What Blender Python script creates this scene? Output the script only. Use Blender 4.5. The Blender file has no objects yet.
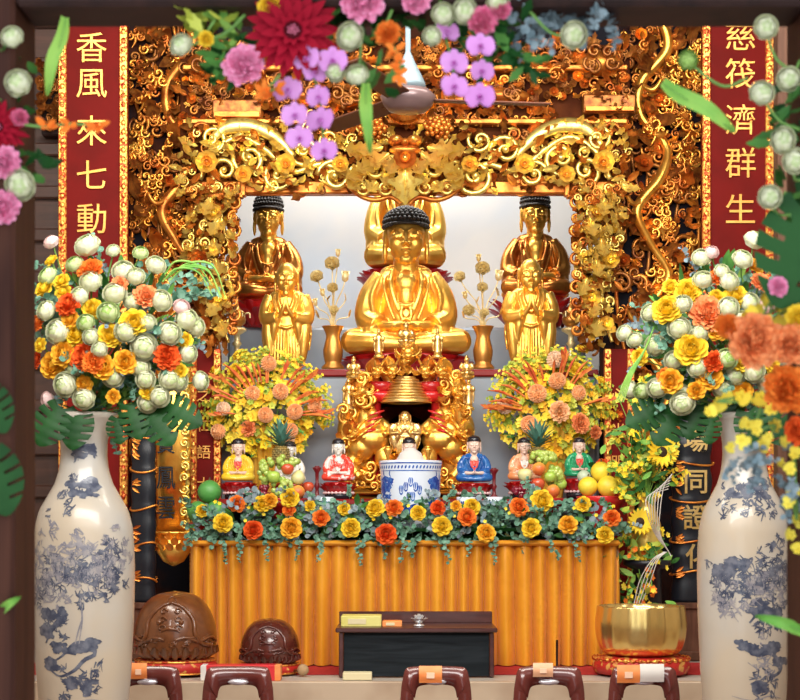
import bpy, math, random
import numpy as np
from mathutils import Vector, Matrix, Euler
R = random.Random(7)
PI = math.pi
scene = bpy.context.scene
COL = scene.collection
F = 1600.0            # focal length in pixels for the 800 px wide frame
ZC = 1.3              # camera height
HOR = 520.0           # horizon row
def P(px, py, Y):
    return Vector(((px-400.0)*Y/F, Y, ZC+(HOR-py)*Y/F))
def S(Y): return Y/F  # metres per pixel at distance Y

# ------------------------------------------------------------------ materials
MATS = {}
def nt(m):
    return m.node_tree.nodes, m.node_tree.links
def mat(name, col, rough=0.5, metal=0.0, col2=None, nscale=8.0, lo=0.4, hi=0.6, bump=0.0, bscale=60.0,
        spec=0.5, trans=0.0, coat=0.0, sss=0.0, emis=None, detail=3.0, dist=0.0):
    if name in MATS: return MATS[name]
    m = bpy.data.materials.new(name); m.use_nodes = True
    N, L = nt(m); b = N['Principled BSDF']
    b.inputs['Base Color'].default_value = (*col, 1)
    b.inputs['Roughness'].default_value = rough
    b.inputs['Metallic'].default_value = metal
    b.inputs['Specular IOR Level'].default_value = spec
    b.inputs['Coat Weight'].default_value = coat
    b.inputs['Transmission Weight'].default_value = trans
    if sss: b.inputs['Subsurface Weight'].default_value = sss; b.inputs['Subsurface Scale'].default_value = 0.01
    if emis:
        b.inputs['Emission Color'].default_value = (*emis[0], 1); b.inputs['Emission Strength'].default_value = emis[1]
    tc = N.new('ShaderNodeTexCoord')
    if col2 is not None:
        n = N.new('ShaderNodeTexNoise'); n.inputs['Scale'].default_value = nscale; n.inputs['Detail'].default_value = detail
        n.inputs['Distortion'].default_value = dist
        L.new(tc.outputs['Object'], n.inputs['Vector'])
        r = N.new('ShaderNodeValToRGB')
        r.color_ramp.elements[0].position = lo; r.color_ramp.elements[1].position = hi
        r.color_ramp.elements[0].color = (*col, 1); r.color_ramp.elements[1].color = (*col2, 1)
        L.new(n.outputs['Fac'], r.inputs['Fac']); L.new(r.outputs['Color'], b.inputs['Base Color'])
    if bump:
        n2 = N.new('ShaderNodeTexNoise'); n2.inputs['Scale'].default_value = bscale; n2.inputs['Detail'].default_value = 4
        L.new(tc.outputs['Object'], n2.inputs['Vector'])
        bp = N.new('ShaderNodeBump'); bp.inputs['Strength'].default_value = bump; bp.inputs['Distance'].default_value = 0.01
        L.new(n2.outputs['Fac'], bp.inputs['Height']); L.new(bp.outputs['Normal'], b.inputs['Normal'])
    MATS[name] = m
    return m

def wood(name, c1, c2, rough=0.4, scale=(2, 2, 14), coat=0.2):
    if name in MATS: return MATS[name]
    m = bpy.data.materials.new(name); m.use_nodes = True
    N, L = nt(m); b = N['Principled BSDF']
    tc = N.new('ShaderNodeTexCoord'); mp = N.new('ShaderNodeMapping'); mp.inputs['Scale'].default_value = scale
    L.new(tc.outputs['Object'], mp.inputs['Vector'])
    n = N.new('ShaderNodeTexNoise'); n.inputs['Scale'].default_value = 3; n.inputs['Detail'].default_value = 6; n.inputs['Distortion'].default_value = 1.2
    L.new(mp.outputs['Vector'], n.inputs['Vector'])
    r = N.new('ShaderNodeValToRGB'); r.color_ramp.elements[0].position = .3; r.color_ramp.elements[1].position = .7
    r.color_ramp.elements[0].color = (*c1, 1); r.color_ramp.elements[1].color = (*c2, 1)
    L.new(n.outputs['Fac'], r.inputs['Fac']); L.new(r.outputs['Color'], b.inputs['Base Color'])
    b.inputs['Roughness'].default_value = rough; b.inputs['Coat Weight'].default_value = coat
    if not coat: b.inputs['Specular IOR Level'].default_value = .15
    MATS[name] = m
    return m

gold      = mat('gold leaf', (1.0, .62, .13), .35, .85, (.92, .47, .07), 9, .35, .7, bump=.10, bscale=25)
gold_pale = mat('pale gold', (.98, .74, .32), .3, .9, (.86, .56, .16), 20, .35, .7)
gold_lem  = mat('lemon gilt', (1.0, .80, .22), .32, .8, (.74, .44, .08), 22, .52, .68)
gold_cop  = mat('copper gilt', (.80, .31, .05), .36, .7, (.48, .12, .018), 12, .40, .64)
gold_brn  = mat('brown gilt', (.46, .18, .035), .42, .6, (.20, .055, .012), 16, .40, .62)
gold_org  = mat('orange gilt', (1.0, .55, .10), .3, .85, (.85, .32, .04), 10, .4, .7)
robe_brn  = mat('lacquered robe gold', (.60, .25, .05), .3, .85, (.36, .10, .02), 10, .4, .7)
red_lac   = mat('red lacquer', (.24, .007, .005), .45, 0, (.24, .006, .005), 3, .4, .6, spec=.35)
red_bri   = mat('bright red lacquer', (.62, .018, .02), .3, 0, coat=.4)
red_brd   = mat('couplet red', (.165, .0045, .003), .65, 0, (.135, .004, .0025), 4, spec=.15)
blk_lac   = mat('black lacquer', (.010, .012, .018), .3, 0, spec=.4)
blu_blk   = mat('dark backing', (.012, .012, .018), .8, 0, (.05, .015, .008), 2.5, .45, .6, spec=.1)
drk_brn   = wood('dark brown wood', (.018, .010, .010), (.04, .018, .015), .55, (3, 3, .7), 0)
post_wood = wood('dark red wood', (.035, .011, .007), (.07, .024, .014), .6, (6, 6, .5), 0)
post_side = wood('worn post wood', (.085, .042, .028), (.14, .07, .045), .6, (6, 6, .5), 0)
hair_blk  = mat('black hair', (.022, .019, .018), .45, 0, (.05, .04, .035), 60)
gold_thd  = mat('gilded border', (1.0, .50, .10), .35, .7, (.55, .07, .02), 45, .48, .56)

# ------------------------------------------------------------------ mesh builder
def rotz(a): return np.array(Matrix.Rotation(a, 4, 'Z'))
def rotx(a): return np.array(Matrix.Rotation(a, 4, 'X'))
def roty(a): return np.array(Matrix.Rotation(a, 4, 'Y'))
def tr(x, y, z): 
    m = np.eye(4); m[:3, 3] = (x, y, z); return m
def sc(x, y=None, z=None):
    if y is None: y = z = x
    return np.diag([x, y, z, 1.0])
def xf(V, M):
    return V @ M[:3, :3].T + M[:3, 3]
def frame(d, up=(0, 0, 1), p=(0, 0, 0), s=1.0):
    """matrix whose local +Y runs along d and local +Z near up"""
    d = Vector(d).normalized(); u = Vector(up)
    x = d.cross(u)
    if x.length < 1e-4: x = d.cross(Vector((1, .3, .1)))
    x.normalize(); z = x.cross(d)
    m = np.eye(4); m[:3, 0] = x; m[:3, 1] = d; m[:3, 2] = z
    m[:3, :3] *= s; m[:3, 3] = p
    return m

class MB:
    def __init__(s): s.V = []; s.Fa = []; s.n = 0
    def add(s, geo, mi=0, M=None, smooth=True):
        V, Fs = geo
        if M is not None: V = xf(V, M)
        for f in Fs: s.Fa.append((f+s.n, mi, smooth))
        s.V.append(V); s.n += len(V)
        return s
    def geo(s):
        return np.concatenate(s.V), [f for f, _, _ in s.Fa]
    def mesh(s, name, mats):
        V = np.concatenate(s.V).astype(np.float32)
        me = bpy.data.meshes.new(name)
        me.vertices.add(len(V)); me.vertices.foreach_set('co', V.ravel())
        tot = sum(f.size for f, _, _ in s.Fa); nf = sum(len(f) for f, _, _ in s.Fa)
        me.loops.add(tot); me.polygons.add(nf)
        me.loops.foreach_set('vertex_index', np.concatenate([f.ravel() for f, _, _ in s.Fa]).astype(np.int32))
        cnt = np.concatenate([np.full(len(f), f.shape[1], np.int32) for f, _, _ in s.Fa])
        st = np.concatenate([[0], np.cumsum(cnt)[:-1]]).astype(np.int32)
        me.polygons.foreach_set('loop_start', st)
        me.polygons.foreach_set('material_index', np.concatenate([np.full(len(f), m, np.int32) for f, m, _ in s.Fa]))
        me.polygons.foreach_set('use_smooth', np.concatenate([np.full(len(f), q, bool) for f, _, q in s.Fa]))
        for m in (mats if isinstance(mats, (list, tuple)) else [mats]): me.materials.append(m)
        me.update(calc_edges=True); me.validate()
        return me

def grid_faces(nu, nv, cu=False, cv=False):
    a = []
    for i in range(nu if cu else nu-1):
        for j in range(nv if cv else nv-1):
            i2 = (i+1) % nu; j2 = (j+1) % nv
            a.append((i*nv+j, i2*nv+j, i2*nv+j2, i*nv+j2))
    return np.array(a, int)
def sphere(c=(0, 0, 0), r=1.0, seg=14, rings=9):
    if not hasattr(r, '__len__'): r = (r, r, r)
    th = np.linspace(0.02, PI-.02, rings); ph = np.linspace(0, 2*PI, seg, endpoint=False)
    T, A = np.meshgrid(th, ph, indexing='ij')
    V = np.stack([np.sin(T)*np.cos(A)*r[0]+c[0], np.sin(T)*np.sin(A)*r[1]+c[1], np.cos(T)*r[2]+c[2]], -1).reshape(-1, 3)
    f = grid_faces(rings, seg, False, True)[:, ::-1]
    cap1 = np.arange(seg)[None, ::1]; cap2 = ((rings-1)*seg+np.arange(seg))[None, ::-1]
    return V, [f, cap1, cap2]
def lathe(prof, seg=32, caps=True, rip=0, ramp=0.0, sq=1.0):
    p = np.array(prof, float); ph = np.linspace(0, 2*PI, seg, endpoint=False)
    rr = p[:, 0][:, None]*(1+ramp*np.cos(rip*ph)[None, :] if rip else np.ones((1, seg)))
    V = np.stack([rr*np.cos(ph), rr*np.sin(ph)*sq, np.repeat(p[:, 1][:, None], seg, 1)], -1).reshape(-1, 3)
    f = grid_faces(len(p), seg, False, True)
    if p[-1, 1] < p[0, 1]: f = f[:, ::-1]
    f = f[:, ::-1][:, ::-1]
    fs = [f]
    # orient outward: rows go up -> (i, i+1) x (j, j+1) ; flip for outward normals
    fs = [grid_faces(len(p), seg, False, True)[:, ::-1]] if p[-1, 1] >= p[0, 1] else [grid_faces(len(p), seg, False, True)]
    if caps:
        up = p[-1, 1] >= p[0, 1]
        lo = np.arange(seg)[None, :]; hi = ((len(p)-1)*seg+np.arange(seg))[None, :]
        fs += [lo[:, ::-1] if up else lo, hi if up else hi[:, ::-1]]
    return V, fs
def box(c, s):
    x, y, z = np.array(s)/2.0
    V = np.array([(-x,-y,-z),(x,-y,-z),(x,y,-z),(-x,y,-z),(-x,-y,z),(x,-y,z),(x,y,z),(-x,y,z)])+np.array(c)
    return V, [np.array([(0,3,2,1),(4,5,6,7),(0,1,5,4),(1,2,6,5),(2,3,7,6),(3,0,4,7)])]
def bbox(c, s, b=.006):
    """box with chamfered edges"""
    x, y, z = np.array(s)/2.0; b = min(b, x*.9, y*.9, z*.9)
    V = []; idx = {}
    for sx in (-1, 1):
        for sy in (-1, 1):
            for sz in (-1, 1):
                for k, d in enumerate(((b, b, 0), (b, 0, b), (0, b, b))):
                    idx[(sx, sy, sz, k)] = len(V)
                    V.append((sx*(x-d[0]), sy*(y-d[1]), sz*(z-d[2])))
    q = []; t = []
    for sz in (-1, 1): # k=0 lies on z face
        a = [idx[(sx, sy, sz, 0)] for sx, sy in ((-1,-1),(1,-1),(1,1),(-1,1))]; q.append(a if sz > 0 else a[::-1])
    for sy in (-1, 1): # k=1 on y face
        a = [idx[(sx, sy, sz, 1)] for sx, sz in ((-1,-1),(1,-1),(1,1),(-1,1))]; q.append(a if sy < 0 else a[::-1])
    for sx in (-1, 1):
        a = [idx[(sx, sy, sz, 2)] for sy, sz in ((-1,-1),(1,-1),(1,1),(-1,1))]; q.append(a if sx > 0 else a[::-1])
    for s1 in (-1, 1):
        for s2 in (-1, 1):
            a = [idx[(-1, s1, s2, 0)], idx[(1, s1, s2, 0)], idx[(1, s1, s2, 1)], idx[(-1, s1, s2, 1)]]; q.append(a if s1*s2 < 0 else a[::-1])
            a = [idx[(s1, -1, s2, 0)], idx[(s1, 1, s2, 0)], idx[(s1, 1, s2, 2)], idx[(s1, -1, s2, 2)]]; q.append(a if s1*s2 > 0 else a[::-1])
            a = [idx[(s1, s2, -1, 1)], idx[(s1, s2, 1, 1)], idx[(s1, s2, 1, 2)], idx[(s1, s2, -1, 2)]]; q.append(a if s1*s2 < 0 else a[::-1])
    for sx in (-1, 1):
        for sy in (-1, 1):
            for sz in (-1, 1):
                a = [idx[(sx, sy, sz, k)] for k in range(3)]; t.append(a if sx*sy*sz > 0 else a[::-1])
    return np.array(V)+np.array(c), [np.array(q), np.array(t)]
def tube(pts, rad, seg=7, caps=True, flat=1.0, up=(0, -1, 0)):
    p = np.array([tuple(q) for q in pts], float); n = len(p)
    r = np.full(n, rad, float) if np.isscalar(rad) else np.interp(np.linspace(0, 1, n), np.linspace(0, 1, len(rad)), rad)
    t = np.gradient(p, axis=0); t /= (np.linalg.norm(t, axis=1, keepdims=True)+1e-9)
    u = np.array(up, float)
    if abs(t[0] @ u) > .95: u = np.array((.31, .2, .93))
    ph = np.linspace(0, 2*PI, seg, endpoint=False); V = []
    for i in range(n):
        u = u-(u @ t[i])*t[i]; l = np.linalg.norm(u)
        u = u/l if l > 1e-6 else np.array((1., 0, 0)); w = np.cross(t[i], u)
        V.append(p[i]+r[i]*(np.cos(ph)[:, None]*u*flat+np.sin(ph)[:, None]*w))
    fs = [grid_faces(n, seg, False, True)[:, ::-1]]
    if caps: fs += [np.arange(seg)[None, ::1], ((n-1)*seg+np.arange(seg))[None, ::-1]]
    # grid: i along, j around (u->w, w = t x u): outward is (i, j) reversed twice
    fs[0] = fs[0][:, ::-1]; 
    if caps: fs[1] = fs[1][:, ::-1]; fs[2] = fs[2][:, ::-1]
    return np.concatenate(V), fs
def spline(pts, n=24):
    """Catmull-Rom through pts"""
    p = [np.array(tuple(q), float) for q in pts]; p = [2*p[0]-p[1]]+p+[2*p[-1]-p[-2]]
    out = []; m = len(p)-3
    for k in range(n):
        s = k/(n-1)*m; i = min(int(s), m-1); t = s-i
        a, b, c, d = p[i:i+4]
        out.append(.5*((2*b)+(-a+c)*t+(2*a-5*b+4*c-d)*t*t+(-a+3*b-3*c+d)*t**3))
    return out
def leaf(L=1.0, W=.35, nu=6, nv=3, fold=.15, curl=.3, lobes=0, lob=.25, pw=.8, tipw=0.0, twist=0):
    """flat leaf along +Y from origin, faces +Z; curl bends the tip towards +Z"""
    V = []
    for i in range(nu):
        t = i/(nu-1); w = W*.5*max(np.sin(PI*min(max(t, .015), .99)), 0)**pw+tipw*t
        if lobes: w *= 1+lob*np.sin(2*PI*lobes*t)
        a = curl*t
        y = L*(np.sin(a)/curl if abs(curl) > 1e-3 else t); z = L*((1-np.cos(a))/curl if abs(curl) > 1e-3 else 0)
        for j in range(nv):
            s = 2*j/(nv-1)-1
            V.append((s*w, y, z+fold*abs(s)*w))
    return np.array(V), [grid_faces(nu, nv)[:, ::-1]]
def disc(r, seg=16): 
    ph = np.linspace(0, 2*PI, seg, endpoint=False)
    return np.stack([r*np.cos(ph), r*np.sin(ph), 0*ph], -1), [np.arange(seg)[None, :]]

def remesh(geos, voxel, smooth=4, fac=.5):
    mb = MB()
    for g in geos: mb.add(g)
    me = mb.mesh('tmp', [])
    o = bpy.data.objects.new('tmp', me); COL.objects.link(o)
    m = o.modifiers.new('r', 'REMESH'); m.mode = 'VOXEL'; m.voxel_size = voxel
    if smooth:
        m = o.modifiers.new('s', 'SMOOTH'); m.factor = fac; m.iterations = smooth
    dg = bpy.context.evaluated_depsgraph_get(); e = o.evaluated_get(dg).to_mesh()
    n = len(e.vertices); V = np.empty(n*3, np.float32); e.vertices.foreach_get('co', V)
    nl = np.array([p.loop_total for p in e.polygons]); li = np.empty(len(e.loops), np.int32); e.loops.foreach_get('vertex_index', li)
    fs = []
    st = np.concatenate([[0], np.cumsum(nl)[:-1]])
    for k in np.unique(nl):
        idx = st[nl == k]; fs.append(np.stack([li[idx+q] for q in range(k)], -1).astype(int))
    o.evaluated_get(dg).to_mesh_clear()
    bpy.data.objects.remove(o); bpy.data.meshes.remove(me)
    return V.reshape(-1, 3).astype(float), fs

def text_geo(ch, size, ext=.003, offset=.0):
    cu = bpy.data.curves.new('t', 'FONT'); cu.body = ch; cu.size = size; cu.extrude = ext; cu.align_x = 'CENTER'; cu.align_y = 'CENTER'
    cu.offset = offset; cu.resolution_u = 3
    o = bpy.data.objects.new('t', cu); COL.objects.link(o)
    dg = bpy.context.evaluated_depsgraph_get(); dg.update()
    e = o.evaluated_get(dg); me = e.to_mesh()
    V = np.array([v.co[:] for v in me.vertices]).reshape(-1, 3); fs = {}
    for p in me.polygons: fs.setdefault(p.loop_total, []).append(list(p.vertices))
    e.to_mesh_clear(); bpy.data.objects.remove(o); bpy.data.curves.remove(cu)
    if len(V):
        c = (V.min(0)+V.max(0))/2; V = V-np.array((c[0], c[1], 0))
    V = V[:, [0, 2, 1]]*np.array((1, -1, 1))     # stand it up, facing -Y
    return V, [np.array(f) for f in fs.values()]

# ------------------------------------------------------------------ objects
def link(name, data): 
    o = bpy.data.objects.new(name, data); COL.objects.link(o); return o
def tag(o, label, cat, group=None):
    o['label'] = label; o['category'] = cat
    if group: o['group'] = group
    return o
def thing(name, label, cat, loc=(0, 0, 0), rz=0.0, group=None):
    o = link(name, None); o.location = loc; o.rotation_euler = (0, 0, rz); o.empty_display_size = .05
    return tag(o, label, cat, group)
def part(name, mb, mats, parent=None, label=None):
    me = mb if isinstance(mb, bpy.types.Mesh) else mb.mesh(name, mats)
    o = link(name, me)
    if parent is not None: o.parent = parent
    if label: o['label'] = label
    return o
def struct(name, mb, mats, parent=None):
    o = part(name, mb, mats, parent)
    if parent is None: o['kind'] = 'structure'
    return o
def copy_tree(o, parent=None):
    c = o.copy(); COL.objects.link(c)
    if parent is not None: c.parent = parent
    for ch in list(o.children): copy_tree(ch, c)
    return c
def setmats(o, mats):
    for i, m in enumerate(mats):
        o.material_slots[i].link = 'OBJECT'; o.material_slots[i].material = m
ORD = ['first', 'second', 'third', 'fourth', 'fifth', 'sixth', 'seventh', 'eighth', 'ninth', 'tenth', 'eleventh', 'twelfth', 'thirteenth', 'fourteenth', 'fifteenth', 'sixteenth']
# ------------------------------------------------------------------ statues (unit: u, base z = 0, facing -Y)
def head_geos(cx=0, cy=-3, cz=117, s=1.22):
    M = tr(cx, cy, cz) @ sc(s)
    g = []
    def e(c, r): g.append((xf(sphere(c, r, 24, 16)[0], M), sphere(c, r, 24, 16)[1]))
    def t(p, r): 
        q = tube(spline(p, 9), r, 8); g.append((xf(q[0], M), q[1]))
    e((0, 0, 3), (16.2, 18, 19)); e((0, -4.5, -8), (12.8, 12.5, 13.5))
    for k in (-1, 1):
        e((k*7, -9.6, -5), (7.2, 6.0, 8))
        t([(k*1.8, -18.0, 3.6), (k*5, -18.1, 6.0), (k*9.5, -16.3, 5.8), (k*13.5, -12.2, 2.6)], .5)
        e((k*6.8, -14.3, .4), (5.2, 3.3, 3.4))
        t([(k*2.6, -17.4, -1.4), (k*6.8, -18.2, -2.6), (k*11, -15.0, -1.0)], .5)
        e((k*2.1, -18.8, -7.2), (1.7, 2.0, 1.4))
        e((k*16.6, 1, 2), (2.6, 5.2, 9)); e((k*17.2, .5, -10), (2.3, 3.6, 10)); 
        pass
    t([(0, -17.8, 4), (0, -19.4, -1.5), (0, -21.2, -6.7)], [1.3, 1.5, 1.9])
    e((0, -16.9, -11.8), (4.2, 2.4, 1.1)); e((0, -16.4, -14.2), (3.3, 2.3, 1.3)); e((0, -13.4, -19), (5.6, 4.6, 4.2))
    return g
def hair_mb(cx=0, cy=-3, cz=117, s=1.2, tall=0.0, curls=True, big=1.0):
    mb = MB(); M = tr(cx, cy, cz) @ sc(s)
    V = []; nu, nv = 12, 30
    rx, ry, rz = 18.0, 20.0, 15.0+tall
    for i in range(nu):
        for j in range(nv):
            a = 2*PI*j/nv; front = .5-.5*math.sin(a)      # a = -pi/2 front
            rim = math.radians(88)+(1-front)*.55
            th = .03+rim*i/(nu-1)
            V.append((rx*math.sin(th)*math.cos(a), 1.2+ry*math.sin(th)*math.sin(a), 10.5+rz*(max(math.cos(th), 0)**.75+.8*min(math.cos(th), 0))))
    mb.add((np.array(V), [grid_faces(nu, nv, False, True), np.arange(nv)[None, :]]), 0, M)
    mb.add(sphere((0, 2, 17.5+tall), (12, 12, 9), 18, 10), 0, M)
    mb.add(tube([(rx*1.0*math.cos(a), 1.2+ry*math.sin(a), 10.8) for a in np.linspace(-PI*.98, PI*-.02, 20)], 1.5, 6), 0, M)
    if curls:
        for i in range(1, 8):
            th = .2+i*.2; nn = int(6+th*18)
            for j in range(nn):
                a = 2*PI*(j+.5*(i % 2))/nn; front = .5-.5*math.sin(a)
                if th > math.radians(88)+(1-front)*.5: continue
                mb.add(sphere((rx*1.02*math.sin(th)*math.cos(a), 1.2+ry*1.02*math.sin(th)*math.sin(a), 10.5+rz*1.02*(max(math.cos(th), 0)**.75+.8*min(math.cos(th), 0))), 2.0, 6, 5), 0, M)
        for i in range(4):
            th = .15+i*.36; nn = int(3+th*13)
            for j in range(nn):
                a = 2*PI*j/nn
                mb.add(sphere((12.4*math.sin(th)*math.cos(a), 2+12.4*math.sin(th)*math.sin(a), 17.5+tall+9.4*math.cos(th)), 2.0, 6, 5), 0, M)
    return mb
def E(c, r): return sphere(c, r, 20, 12)
def seated_geo(knee=64.0, shw=1.0, vox=1.1, fine=.8, folds=True, mudra='lap'):
    """-> (skin geometry, robe geometry)"""
    rb = [E((0, -6, 12), (knee*.82, 32, 13)), E((0, 2, 42), (33*shw, 23, 42)), E((0, 3, 76), (39*shw, 17, 13)), E((0, 4, 85), (30*shw, 14, 9))]
    sk = head_geos()
    sk += [tube([(0, 2, 74), (0, -1, 100)], [14, 12.5], 16), E((0, -10, 70), (15*shw, 12.5, 15)), E((0, -13, 56), (11*shw, 10, 17))]
    for k in (-1, 1):
        rb += [tube(spline([(k*14, 4, 13), (k*knee*.75, -14, 14), (k*knee*.86, -24, 12)], 12), [14, 14, 11], 14),
               tube(spline([(k*knee*.86, -22, 12), (k*knee*.45, -36, 10), (-k*4, -38, 8)], 12), [12, 10, 7], 12),
               tube(spline([(k*26*shw, 3, 79), (k*40*shw, 0, 60), (k*44*shw, -6, 38), (k*30*shw, -22, 28)], 14), [12, 13, 13, 11], 14),
               E((k*44*shw, -4, 26), (11, 16, 24)), E((k*36*shw, -16, 20), (14, 14, 14))]
        sk += [tube(spline([(k*30*shw, -20, 28), (k*16, -31, 27), (k*5, -36, 27)], 8), [6.5, 5.5, 5], 10),
               E((k*6, -37, 26), (9, 5, 3.6))]
        for q in range(4):
            sk.append(tube(spline([(k*9, -38-q*1.6+2, 25+q*.6), (k*1, -42-q*.8, 26+q*.9), (-k*8, -40-q*.3, 25.4+q*.9)], 6), 1.5, 6))
        sk.append(tube(spline([(k*8, -35, 28), (k*4, -38, 32), (0.5*k, -38, 34)], 5), 1.7, 6))
        if folds:
            # collar hem, sleeve and lap folds
            rb.append(tube(spline([(k*13*shw, -3, 88), (k*17*shw, -18, 72), (k*13*shw, -23, 54), (k*5*shw, -25, 38), (-k*3, -26, 32)], 18), [2.8, 3.0, 2.6], 8))
            rb.append(tube(spline([(k*21*shw, -1, 86), (k*25*shw, -16, 70), (k*20*shw, -22, 50), (k*13*shw, -25, 34)], 18), [1.8, 2, 1.6], 8))
            for q in range(5):
                a = q/4
                rb.append(tube(spline([(k*(30+6*a)*shw, -9+5*a, 80-6*a), (k*(39+9*a)*shw, -13+8*a, 58-8*a), (k*(34+15*a)*shw, -22+13*a, 34-9*a), (k*(28+18*a)*shw, -28+16*a, 17-5*a)], 14), [1.4, 2.7, 2.7, 1.7], 7))
            for q in range(6):
                a = q/5
                rb.append(tube(spline([(k*(8+10*a), -33, 20-3*a), (k*(22+knee*.22*a), -37+2*a, 19-7*a), (k*(knee*(.5+.36*a)), -33+5*a, 17-8*a)], 10), [1.3, 2.4, 1.5], 6))
            for q in range(3):
                rb.append(tube(spline([(k*(4+5*q), -27, 32-q), (k*(3+6*q), -36, 16), (k*(4+8*q), -40, 3)], 8), 1.5, 6))
    if mudra == 'lap':
        rb.append(tube(spline([(-14*shw, -22, 51), (0, -26.5, 48), (14*shw, -22, 51)], 12), 2.6, 8))
        rb.append(tube(spline([(-4, -26, 47), (-5, -28, 38), (-2, -29, 33)], 6), 2, 6)); rb.append(tube(spline([(4, -26, 47), (5, -28, 38), (3, -29, 33)], 6), 2, 6))
    return remesh(sk, fine, 5), remesh(rb, vox, 2)
def lotus_mb(r=50.0, h=14.0, n=18, two=True, mi=(0, 0), sq=.7):
    """ring of upturned lotus petals around a low drum; z from 0 to h"""
    mb = MB()
    mb.add(lathe([(r*.72, 0), (r*.8, h*.25), (r*.78, h*.6), (r*.9, h)], 32, True, sq=sq), mi[0])
    for row in range(2 if two else 1):
        for j in range(n):
            a = 2*PI*(j+.5*row)/n
            V, fs = leaf(h*(1.15-.2*row), r*.95*PI/n*2.3, 7, 5, -.3, .55, pw=.38)
            # upright petal, leaning out
            M = tr(r*(.80+.07*row)*math.cos(a), r*(.80+.07*row)*math.sin(a)*sq, h*.02) @ rotz(a-PI/2) @ rotx(PI/2-.42-.2*row) @ roty(PI)
            mb.add((V, fs), mi[1], M)
    return mb
def make_seated(name, label, geo, u, loc, skin_m, robe_m, hair_m, parent_extra=None, tall=0.0, curls=True, cat='statue', group=None, hair=None, rz=0):
    t = thing(name, label, cat, loc, rz, group)
    for n_, g, m_ in (('body', geo[0], skin_m), ('robe', geo[1], robe_m)):
        mb = MB(); mb.add(g, 0, sc(u)); part(n_, mb, m_, t)
    mb = MB(); mb.add((hair or hair_mb(tall=tall, curls=curls)).geo(), 0, sc(u)); part('hair', mb, hair_m, t)
    return t
def monk_geo(vox=1.1):
    """standing monk with joined palms, about 150 u tall; -> (skin, robe)"""
    sk = head_geos(0, -4, 126, 1.1)
    sk += [tube([(0, 0, 92), (0, -2, 112)], [12, 11], 12), E((0, -8, 97), (10, 10, 12))]
    for k in (-1, 1):
        sk += [tube(spline([(k*12, -24, 72), (k*3.5, -30, 84), (k*1.6, -31, 97)], 8), [4.5, 3.6, 1.8], 8)]
        for q in range(3): sk.append(tube([(k*1.6, -31+q*2.2, 88), (k*1.2, -31.5+q*2, 100-abs(q-1))], 1.3, 6))
    rb = [xf_geo(lathe([(24, 0), (25, 4), (26, 30), (29, 60), (30, 85), (26, 100), (12, 112)], 28, True, sq=.78)),
          E((0, 0, 102), (31, 15, 12))]
    for k in (-1, 1):
        rb += [tube(spline([(k*27, 2, 102), (k*35, -2, 84), (k*33, -12, 70), (k*14, -25, 72)], 14), [11, 11, 11, 8], 12),
               tube(spline([(k*30, -10, 72), (k*30, -14, 50), (k*27, -13, 22), (k*26, -11, 8)], 14), [10, 10, 8, 4], 12),
               tube(spline([(k*16, -20, 72), (k*20, -20, 56), (k*22, -17, 34)], 10), [8, 7, 3], 10),
               tube(spline([(k*10, -8, 114), (k*13, -19, 100), (k*8, -24, 84), (0, -25, 76)], 14), 2.4, 8),
               tube(spline([(k*19, -5, 110), (k*21, -16, 96), (k*16, -22, 80)], 14), 1.8, 8)]
        for q in range(4):
            rb.append(tube(spline([(k*(3+5*q), -21+.7*q, 66), (k*(3.5+5*q), -22+1.1*q, 35), (k*(4+5.4*q), -21+1.2*q, 3)], 10), [1.5, 2.4, 1.9], 6))
            rb.append(tube(spline([(k*(26+3*q), -12+3*q, 96-4*q), (k*(31+3*q), -16+4*q, 72-6*q), (k*(30+2.4*q), -20+4*q, 48-7*q)], 10), [1.2, 2.3, 1.6], 6))
    rb.append(tube(spline([(-16, -19, 62), (0, -24, 57), (16, -19, 62)], 10), 2, 6))
    return remesh(sk, .9, 4), remesh(rb, vox, 2)
def xf_geo(g, M=None): return g if M is None else (xf(g[0], M), g[1])
# ------------------------------------------------------------------ flowers and fruit (unit radius, face along +Y... blossoms face -Y after use of frame())
def petal(W=1.0, L=1.0, cup=.6, curl=.4, nu=5, nv=5, ruf=0.0, pw=.55, rr=R):
    """petal from origin along +Y, cupped toward +Z"""
    V = []
    for i in range(nu):
        t = i/(nu-1)
        w = W*.5*(math.sin(PI*min(.06+.74*t, 1)))**pw
        a = curl*t
        for j in range(nv):
            s = 2*j/(nv-1)-1
            z = cup*W*.35*s*s+(L*(1-math.cos(a))/curl if abs(curl) > 1e-3 else 0)
            y = L*(math.sin(a)/curl if abs(curl) > 1e-3 else t)-.12*L*s*s*t
            if ruf: z += ruf*t*rr.uniform(-1, 1); y += ruf*.5*t*rr.uniform(-1, 1)
            V.append((s*w, y, z))
    return np.array(V), [grid_faces(nu, nv)[:, ::-1]]
def ring_flower(mb, rings, rr, mi=0):
    """rings: (count, base radius, elevation angle (0 flat, pi/2 upright), L, W, cup, curl, ruffle); flower axis +Z"""
    for (n, r0, el, L, W, cup, curl, ruf) in rings:
        o = rr.uniform(0, 6.28)
        for j in range(n):
            a = o+2*PI*j/n+rr.uniform(-.12, .12)
            g = petal(W*rr.uniform(.9, 1.1), L*rr.uniform(.92, 1.08), cup, curl, ruf=ruf, rr=rr)
            mb.add(g, mi, tr(r0*math.cos(a), r0*math.sin(a), 0) @ rotz(a-PI/2) @ rotx(el+rr.uniform(-.08, .08)))
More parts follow.
